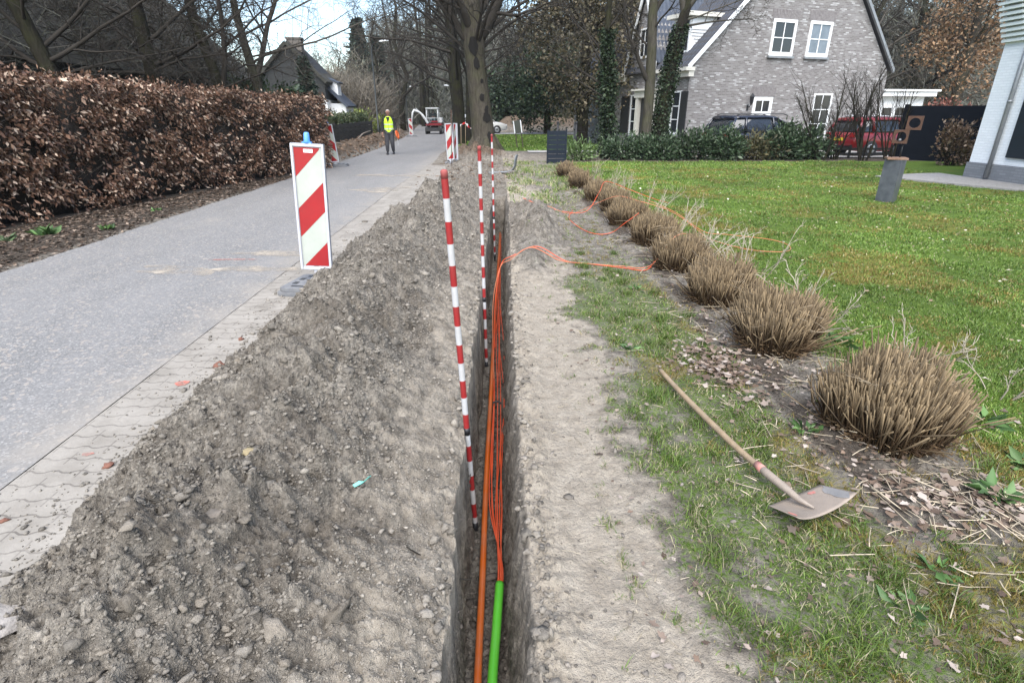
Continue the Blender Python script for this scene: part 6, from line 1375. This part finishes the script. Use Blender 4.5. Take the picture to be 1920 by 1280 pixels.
    b = MB(); b.box((-hl_+.03, 0, .36), (.16, Wd*.86, .16)); b.build('bumper', M_BLACK, t, bevel=.03)
    return t
M_NAVY = pmat('dark navy paint', (.012, .014, .022), .22, coat=.7, spec=.5); M_REDP = pmat('faded red paint', (.20, .012, .015), .3, coat=.5, col2=(.17, .011, .014), scale=2); M_WHP = pmat('white van paint', (.50, .50, .49), .3, coat=.4)
car('parked_car', (10.95, 24.0, -.02), R(14), 'dark navy estate car parked in front of the brick gable behind the bushes', M_NAVY, L=4.35, Ht=1.6, rails=1)
car('parked_car', (16.2, 24.0, -.02), R(10), 'red high-roofed car with pale roof rails parked behind the bare shrubs', M_REDP, L=4.2, Wd=1.72, Ht=1.52, hatch=.28, hood=1.0, rails=2)
car('parked_car', (-1.0, 48.0, .02), R(12), 'white car on the far side road half hidden by the oak trunk', M_WHP, L=3.9, Wd=1.7, Ht=1.48, hatch=.5)

# ------------------------------------------------------------------ mini excavator
ex = empty('excavator', (-4.9, 48.4, .0), R(0), 'white and red mini excavator standing on the road, arm folded out to the left', 'excavator')
M_EXW = pmat('off-white machine paint', (.50, .51, .51), .4, col2=(.42, .43, .43), scale=5); M_EXR = pmat('dark red machine paint', (.16, .009, .014), .4)
b = MB(); b.box((0, 0, .40), (1.0, 1.5, .18)); b.lathe([(.3, .45), (.3, .6)], n=16); b.build('undercarriage', pmat('oily steel', (.04, .038, .036), .7), ex)
for s in (-1, 1):
    for y in (-.62, .62):
        w = MB(); w.lathe([(.14, -.12), (.26, -.12), (.29, -.07), (.29, .07), (.26, .12), (.14, .12)], (s*.56, y, .29), 18, Matrix.Rotation(R(90), 3, 'Y')); wo = w.build('wheel', M_TYRE, ex)
        r_ = MB(); r_.lathe([(.03, 0), (.13, .01), (.15, 0)], (s*.68, y, .29), 12, Matrix.Rotation(R(90*s), 3, 'Y')); r_.build('rim', M_EXW, wo)
b = MB(); b.box((.0, .1, .72), (1.30, 1.6, .18)); b.build('deck', M_EXR, ex, bevel=.05)
b = MB(); b.loft([[Vector((x, y, z)) for x, y in ((.30, -.5), (.66, -.45), (.68, .6), (.55, 1.0), (-.5, 1.0), (-.5, .7), (.3, .6))] for z in (.84, 1.15, 1.25)], smooth=False); b.build('engine_cover', M_EXW, ex, bevel=.04)
cx0, cx1, cy0, cy1, cz0, cz1 = -.55, .36, -.62, .50, .84, 1.90
b = MB()
for x in (cx0, cx1):
    for y in (cy0, cy1): b.tube([(x, y, cz0), (x*.96+.0, y*.94, cz1)], .04, 6)
for y in (cy0, cy1): b.tube([(cx0, y, 1.2), (cx1, y, 1.2)], .022, 6)
for x in (cx0, cx1): b.tube([(x, cy0, .88), (x, cy1, .88)], .03, 6)
cab = b.build('cab', M_EXW, ex)
b = MB(); b.box(((cx0+cx1)/2, (cy0+cy1)/2, 1.93), (1.02, 1.22, .10)); b.build('cab_roof', M_EXW, ex, bevel=.03)
mg, nt, p = newmat('cab glass'); p.inputs['Base Color'].default_value = (.05, .06, .06, 1); p.inputs['Roughness'].default_value = .05; p.inputs['Alpha'].default_value = .35
b = MB()
for x in (cx0, cx1): b.add([(x, cy0, .9), (x, cy1, .9), (x*.96, cy1, 1.86), (x*.96, cy0, 1.86)], [(0, 1, 2, 3)])
b.add([(cx0, cy0, .9), (cx1, cy0, .9), (cx1, cy0, 1.86), (cx0, cy0, 1.86)], [(0, 1, 2, 3)]); b.build('glazing', mg, cab)
b = MB(); b.box((-.08, .15, 1.02), (.5, .45, .14)); b.box((-.08, .38, 1.32), (.46, .12, .55)); b.build('seat', M_BLACK, ex)
b = MB()   # boom, arm, bucket
bx = smooth_path([(-.45, -.65, .80), (-.72, -.72, 1.25), (-1.05, -.78, 1.62), (-1.5, -.85, 1.80)], 5); b.tube(bx, [.10]*8+[.08]*(len(bx)-8), 8); b.build('boom', M_EXW, ex)
MB().tube([(-1.42, -.85, 1.86), (-1.60, -.87, 1.6), (-1.72, -.90, .75)], [.07, .085, .06], 8).build('dipper_arm', M_EXW, ex)
MB().tube([(-.75, -.74, 1.38), (-1.35, -.83, 1.93)], .035, 8).build('ram', M_ZINC, ex)
b = MB(); b.loft([[Vector((-1.72+dx, -.90+y, z)) for dx, z in ((-.05, .75), (.14, .66), (.20, .42), (.05, .26), (-.16, .30), (-.10, .5))] for y in (-.2, .2)], smooth=False); b.build('bucket', pmat('worn bucket steel', (.07, .06, .055), .6, col2=(.12, .10, .09), scale=9), ex)
b = MB(); b.box((-.05, -1.0, .36), (1.2, .10, .26)); b.build('dozer_blade', M_SHUT, ex)
b = MB(); b.box((.1, -.635, .95), (.55, .02, .10)); b.build('front_panel', M_EXR, ex)

# ------------------------------------------------------------------ people
def skin(name, verts, edges, mat, parent=None, sub=2, root=0, loc=None):
    me = bpy.data.meshes.new(name); me.from_pydata([v[0] for v in verts], edges, []); o = bpy.data.objects.new(name, me); COL.objects.link(o)
    m = o.modifiers.new('skin', 'SKIN'); m.use_smooth_shade = True
    for i, v in enumerate(verts):
        r = v[1]; d = me.skin_vertices[0].data[i]; d.radius = r if hasattr(r, '__len__') else (r, r); d.use_root = (i == root)
    s = o.modifiers.new('sub', 'SUBSURF'); s.levels = sub; s.render_levels = sub
    dg = bpy.context.evaluated_depsgraph_get(); ne = bpy.data.meshes.new_from_object(o.evaluated_get(dg)); o.modifiers.clear(); o.data = ne
    bpy.data.meshes.remove(me); ne.materials.clear(); ne.materials.append(mat); ne.polygons.foreach_set('use_smooth', [True]*len(ne.polygons))
    if parent: o.parent = parent
    if loc is not None: o.location = loc
    return o
class Sk:
    def __init__(s): s.v = []; s.e = []
    def p(s, co, r, frm=None):
        s.v.append((co, r)); i = len(s.v)-1
        if frm is not None: s.e.append((frm, i))
        return i
    def chain(s, frm, pts):
        for co, r in pts: frm = s.p(co, r, frm)
        return frm
def hand(s, wrist, w, d, side, thumb):
    """palm + five fingers; w wrist point, d direction of the hand, side = palm width direction"""
    w, d, side, thumb = Vector(w), Vector(d).normalized(), Vector(side).normalized(), Vector(thumb).normalized()
    pm = s.p(tuple(w+d*.05), (.020, .034), wrist)
    for k, l in ((-1.5, .085), (-.5, .097), (.5, .092), (1.5, .072)):
        a = w+d*.085+side*k*.019; curl = thumb*.35
        s.chain(pm, [(tuple(a), .0095), (tuple(a+d*l*.5+curl*.02), .0085), (tuple(a+d*l+curl*.06), .006)])
    s.chain(pm, [(tuple(w+d*.055+thumb*.034), .0105), (tuple(w+d*.095+thumb*.048), .008)])
JT = dict(hipL=(-.095, 0, .93), hipR=(.095, 0, .93))
def worker():
    t = empty('person', (-4.44, 24.9, .004), R(4), 'man in a bright yellow vest walking down the road with an orange coil', 'person')
    B = Sk(); pel = B.p((0, 0, .95), (.13, .095)); ch = B.chain(pel, [((0, .0, 1.12), (.125, .09)), ((0, .0, 1.32), (.15, .10)), ((0, .01, 1.44), (.12, .075))])
    nk = B.chain(ch, [((0, 0, 1.51), .052), ((0, -.01, 1.56), .05)]); B.chain(nk, [((0, -.015, 1.61), (.072, .085)), ((0, -.012, 1.68), (.078, .094)), ((0, -.005, 1.745), (.06, .072))])
    LG = {-1: [((-.095, .0, .90), .088), ((-.11, -.05, .50), .058), ((-.115, -.06, .34), .054), ((-.12, -.02, .09), .036), ((-.125, -.10, .045), .036)], 1: [((.09, .0, .90), .088), ((.105, -.07, .50), .058), ((.11, -.02, .34), .054), ((.115, .12, .10), .036), ((.12, .05, .045), .036)]}
    AR = {-1: [((-.185, .01, 1.41), .058), ((-.255, .02, 1.15), .042), ((-.27, -.03, .99), .037), ((-.275, -.08, .88), .027)], 1: [((.185, .01, 1.41), .058), ((.265, .03, 1.15), .042), ((.285, -.05, 1.02), .037), ((.285, -.13, .93), .027)]}
    for s in (-1, 1):
        B.chain(pel, LG[s]); w = B.chain(ch, AR[s]); p_ = Vector(AR[s][-1][0]); hand(B, w, p_, (0, -.25, -1), (0, 1, 0), (0, -1, -.2) if s < 0 else (-.3, -1, -.1))
    body = skin('body', B.v, B.e, M_SKIN, t)
    b = MB(); b.add([(-.016, -.098, 1.66), (.016, -.098, 1.66), (0, -.128, 1.635), (0, -.10, 1.70)], [(0, 1, 2), (0, 2, 3), (1, 3, 2), (0, 3, 1)], True)
    for s in (-1, 1): b.ball((s*.08, .005, 1.665), (.012, .025, .034), 8)
    b.build('nose_and_ears', M_SKIN, body)
    b = MB()
    for s in (-1, 1): b.ball((s*.03, -.092, 1.69), (.014, .008, .008), 8)
    b.box((0, -.098, 1.605), (.045, .012, .008)); b.build('eyes_and_mouth', pmat('dark eyes', (.05, .025, .02), .5), body)
    b = MB(); b.ball((0, .022, 1.69), (.083, .088, .085), 16); b.build('hair', pmat('short grey hair', (.30, .28, .26), .8), body)
    dark = pmat('black pullover', (.012, .012, .014), .85); trou = pmat('dark grey work trousers', (.030, .031, .036), .85, col2=(.05, .05, .056), scale=9)
    T = Sk(); pl_ = T.p((0, 0, .95), (.155, .115))
    for s in (-1, 1): T.chain(pl_, [(c, r*1.38+.016) for c, r in LG[s][:3]]+[((LG[s][3][0][0], LG[s][3][0][1], .08), .058)])
    skin('trousers', T.v, T.e, trou, t)
    S = Sk(); p0 = S.p((0, 0, 1.0), (.145, .108)); c_ = S.chain(p0, [((0, 0, 1.2), (.15, .11)), ((0, 0, 1.38), (.16, .108)), ((0, .01, 1.475), (.085, .07))])
    for s in (-1, 1): S.chain(c_-1, [(c, r*1.22+.012) for c, r in AR[s][:3]]+[(AR[s][3][0], .038)])
    skin('pullover', S.v, S.e, dark, t)
    # hi-vis waistcoat, open neck
    viz = pmat('fluorescent yellow cloth', (.50, .80, .03), .7, col2=(.44, .72, .03), scale=9)
    def el(z, a, c, y0=0, n=28): return [Vector((a*math.cos(k*2*math.pi/n), y0+c*math.sin(k*2*math.pi/n), z)) for k in range(n)]
    b = MB(); b.loft([el(.90, .195, .150), el(1.0, .190, .148), el(1.15, .188, .148), el(1.28, .196, .150), el(1.37, .192, .146), el(1.43, .165, .125), el(1.475, .115, .095), el(1.50, .085, .08)], caps=False); v = b.build('vest', viz, t)
    b = MB()
    for z in (1.0, 1.17): b.loft([el(z, .1955, .1535), el(z+.05, .1955, .1535)], caps=False)
    b.build('reflective_band', pmat('grey reflective band', (.45, .47, .40), .3), v)
    b = MB(); b.add([(-.085, -.150, 1.485), (.085, -.150, 1.485), (0, -.168, 1.26)], [(0, 1, 2)]); b.add([(-.004, -.160, 1.29), (.004, -.160, 1.29), (.004, -.160, .92), (-.004, -.160, .92)], [(0, 1, 2, 3)]); b.build('open_neck', dark, v)
    for s in (-1, 1):
        f = LG[s][4][0]; b = MB(); b.loft([[Vector((f[0]+w*math.cos(a), f[1]+y, z0+hh*math.sin(a))) for a in [k*.5236 for k in range(12)]] for y, w, hh, z0 in ((.13, .035, .045, .05), (.06, .046, .055, .056), (-.03, .048, .045, .046), (-.10, .046, .035, .036), (-.14, .028, .022, .026))]); b.build('shoe', M_BLACK, t)
worker()
b = MB()
for i in range(9):
    q = random.Random(i); rr = .13+.012*q.gauss(0, 1); c = (.0+.008*q.gauss(0, 1), .012*q.gauss(0, 1), .008*q.gauss(0, 1)); b.tube([(c[0]+.35*rr*math.cos(a)+.1*rr*math.sin(a), c[1]+.75*rr*math.cos(a), c[2]+rr*1.05*math.sin(a)) for a in [k*2*math.pi/24 for k in range(25)]], .011, 6, False)
tag(b.build('cable_coil', M_ORANGE, loc=(-4.08, 24.74, .80), rot=(0, R(-20), R(15))), 'orange cable coil hanging from the hand of the man in the yellow vest', 'cable coil')
cable('loose_cable', [(-4.1, 24.75, .68), (-4.08, 24.76, .5), (-4.09, 24.78, .36)], .012, M_PWHT, 'short pale cable end dangling below the orange coil', 'cable', None, 6)
def driver():
    t = empty('person', (-4.98, 48.52, 1.08), 0, 'driver in a dark top sitting in the cab of the excavator', 'person')
    B = Sk(); pel = B.p((0, .02, .08), (.13, .10)); ch = B.chain(pel, [((0, .05, .28), (.14, .10)), ((0, .04, .42), (.13, .09))]); B.chain(ch, [((0, .02, .52), .05), ((0, .0, .60), (.075, .085)), ((0, .0, .68), (.07, .08))])
    for s in (-1, 1):
        B.chain(pel, [((s*.11, -.1, .10), .08), ((s*.13, -.36, .10), .06), ((s*.13, -.40, -.12), .045)])
        w = B.chain(ch, [((s*.19, .03, .38), .05), ((s*.24, -.05, .18), .042), ((s*.20, -.27, .16), .03)]); hand(B, w, (s*.20, -.27, .16), (0, -1, 0), (1, 0, 0), (-s, -.2, .3))
    body = skin('body', B.v, B.e, M_SKIN, t, 1)
    S = Sk(); p0 = S.p((0, .03, .10), (.155, .125)); c_ = S.chain(p0, [((0, .05, .28), (.165, .125)), ((0, .04, .43), (.14, .10))])
    for s in (-1, 1): S.chain(c_, [((s*.19, .03, .38), .065), ((s*.24, -.05, .18), .055), ((s*.205, -.2, .165), .042)])
    skin('jacket', S.v, S.e, pmat('dark jacket', (.03, .035, .045), .85), t, 1)
    T = Sk(); p0 = T.p((0, .0, .08), (.15, .11))
    for s in (-1, 1): T.chain(p0, [((s*.11, -.1, .10), .095), ((s*.13, -.36, .10), .075), ((s*.13, -.40, -.10), .06)])
    skin('trousers', T.v, T.e, pmat('blue-grey trousers', (.16, .24, .28), .85), t, 1)
    b = MB(); b.ball((0, .02, .66), (.08, .085, .075), 12); b.build('hair', pmat('brown hair', (.05, .035, .025), .8), body)
driver()
# ------------------------------------------------------------------ the air: distance fades to grey
hz = MB(); hz.box((10, 60, 16), (260, 170, 36)); hz = hz.build('haze', [])
mh = bpy.data.materials.new('haze air'); mh.use_nodes = True; nt = mh.node_tree; nt.nodes.clear()
out = nt.nodes.new('ShaderNodeOutputMaterial'); pv = nt.nodes.new('ShaderNodeVolumePrincipled'); pv.inputs['Color'].default_value = (.80, .86, .92, 1); pv.inputs['Density'].default_value = .0003; pv.inputs['Anisotropy'].default_value = .2
nt.links.new(pv.outputs[0], out.inputs['Volume']); hz.data.materials.append(mh); tag(hz, kind='stuff')
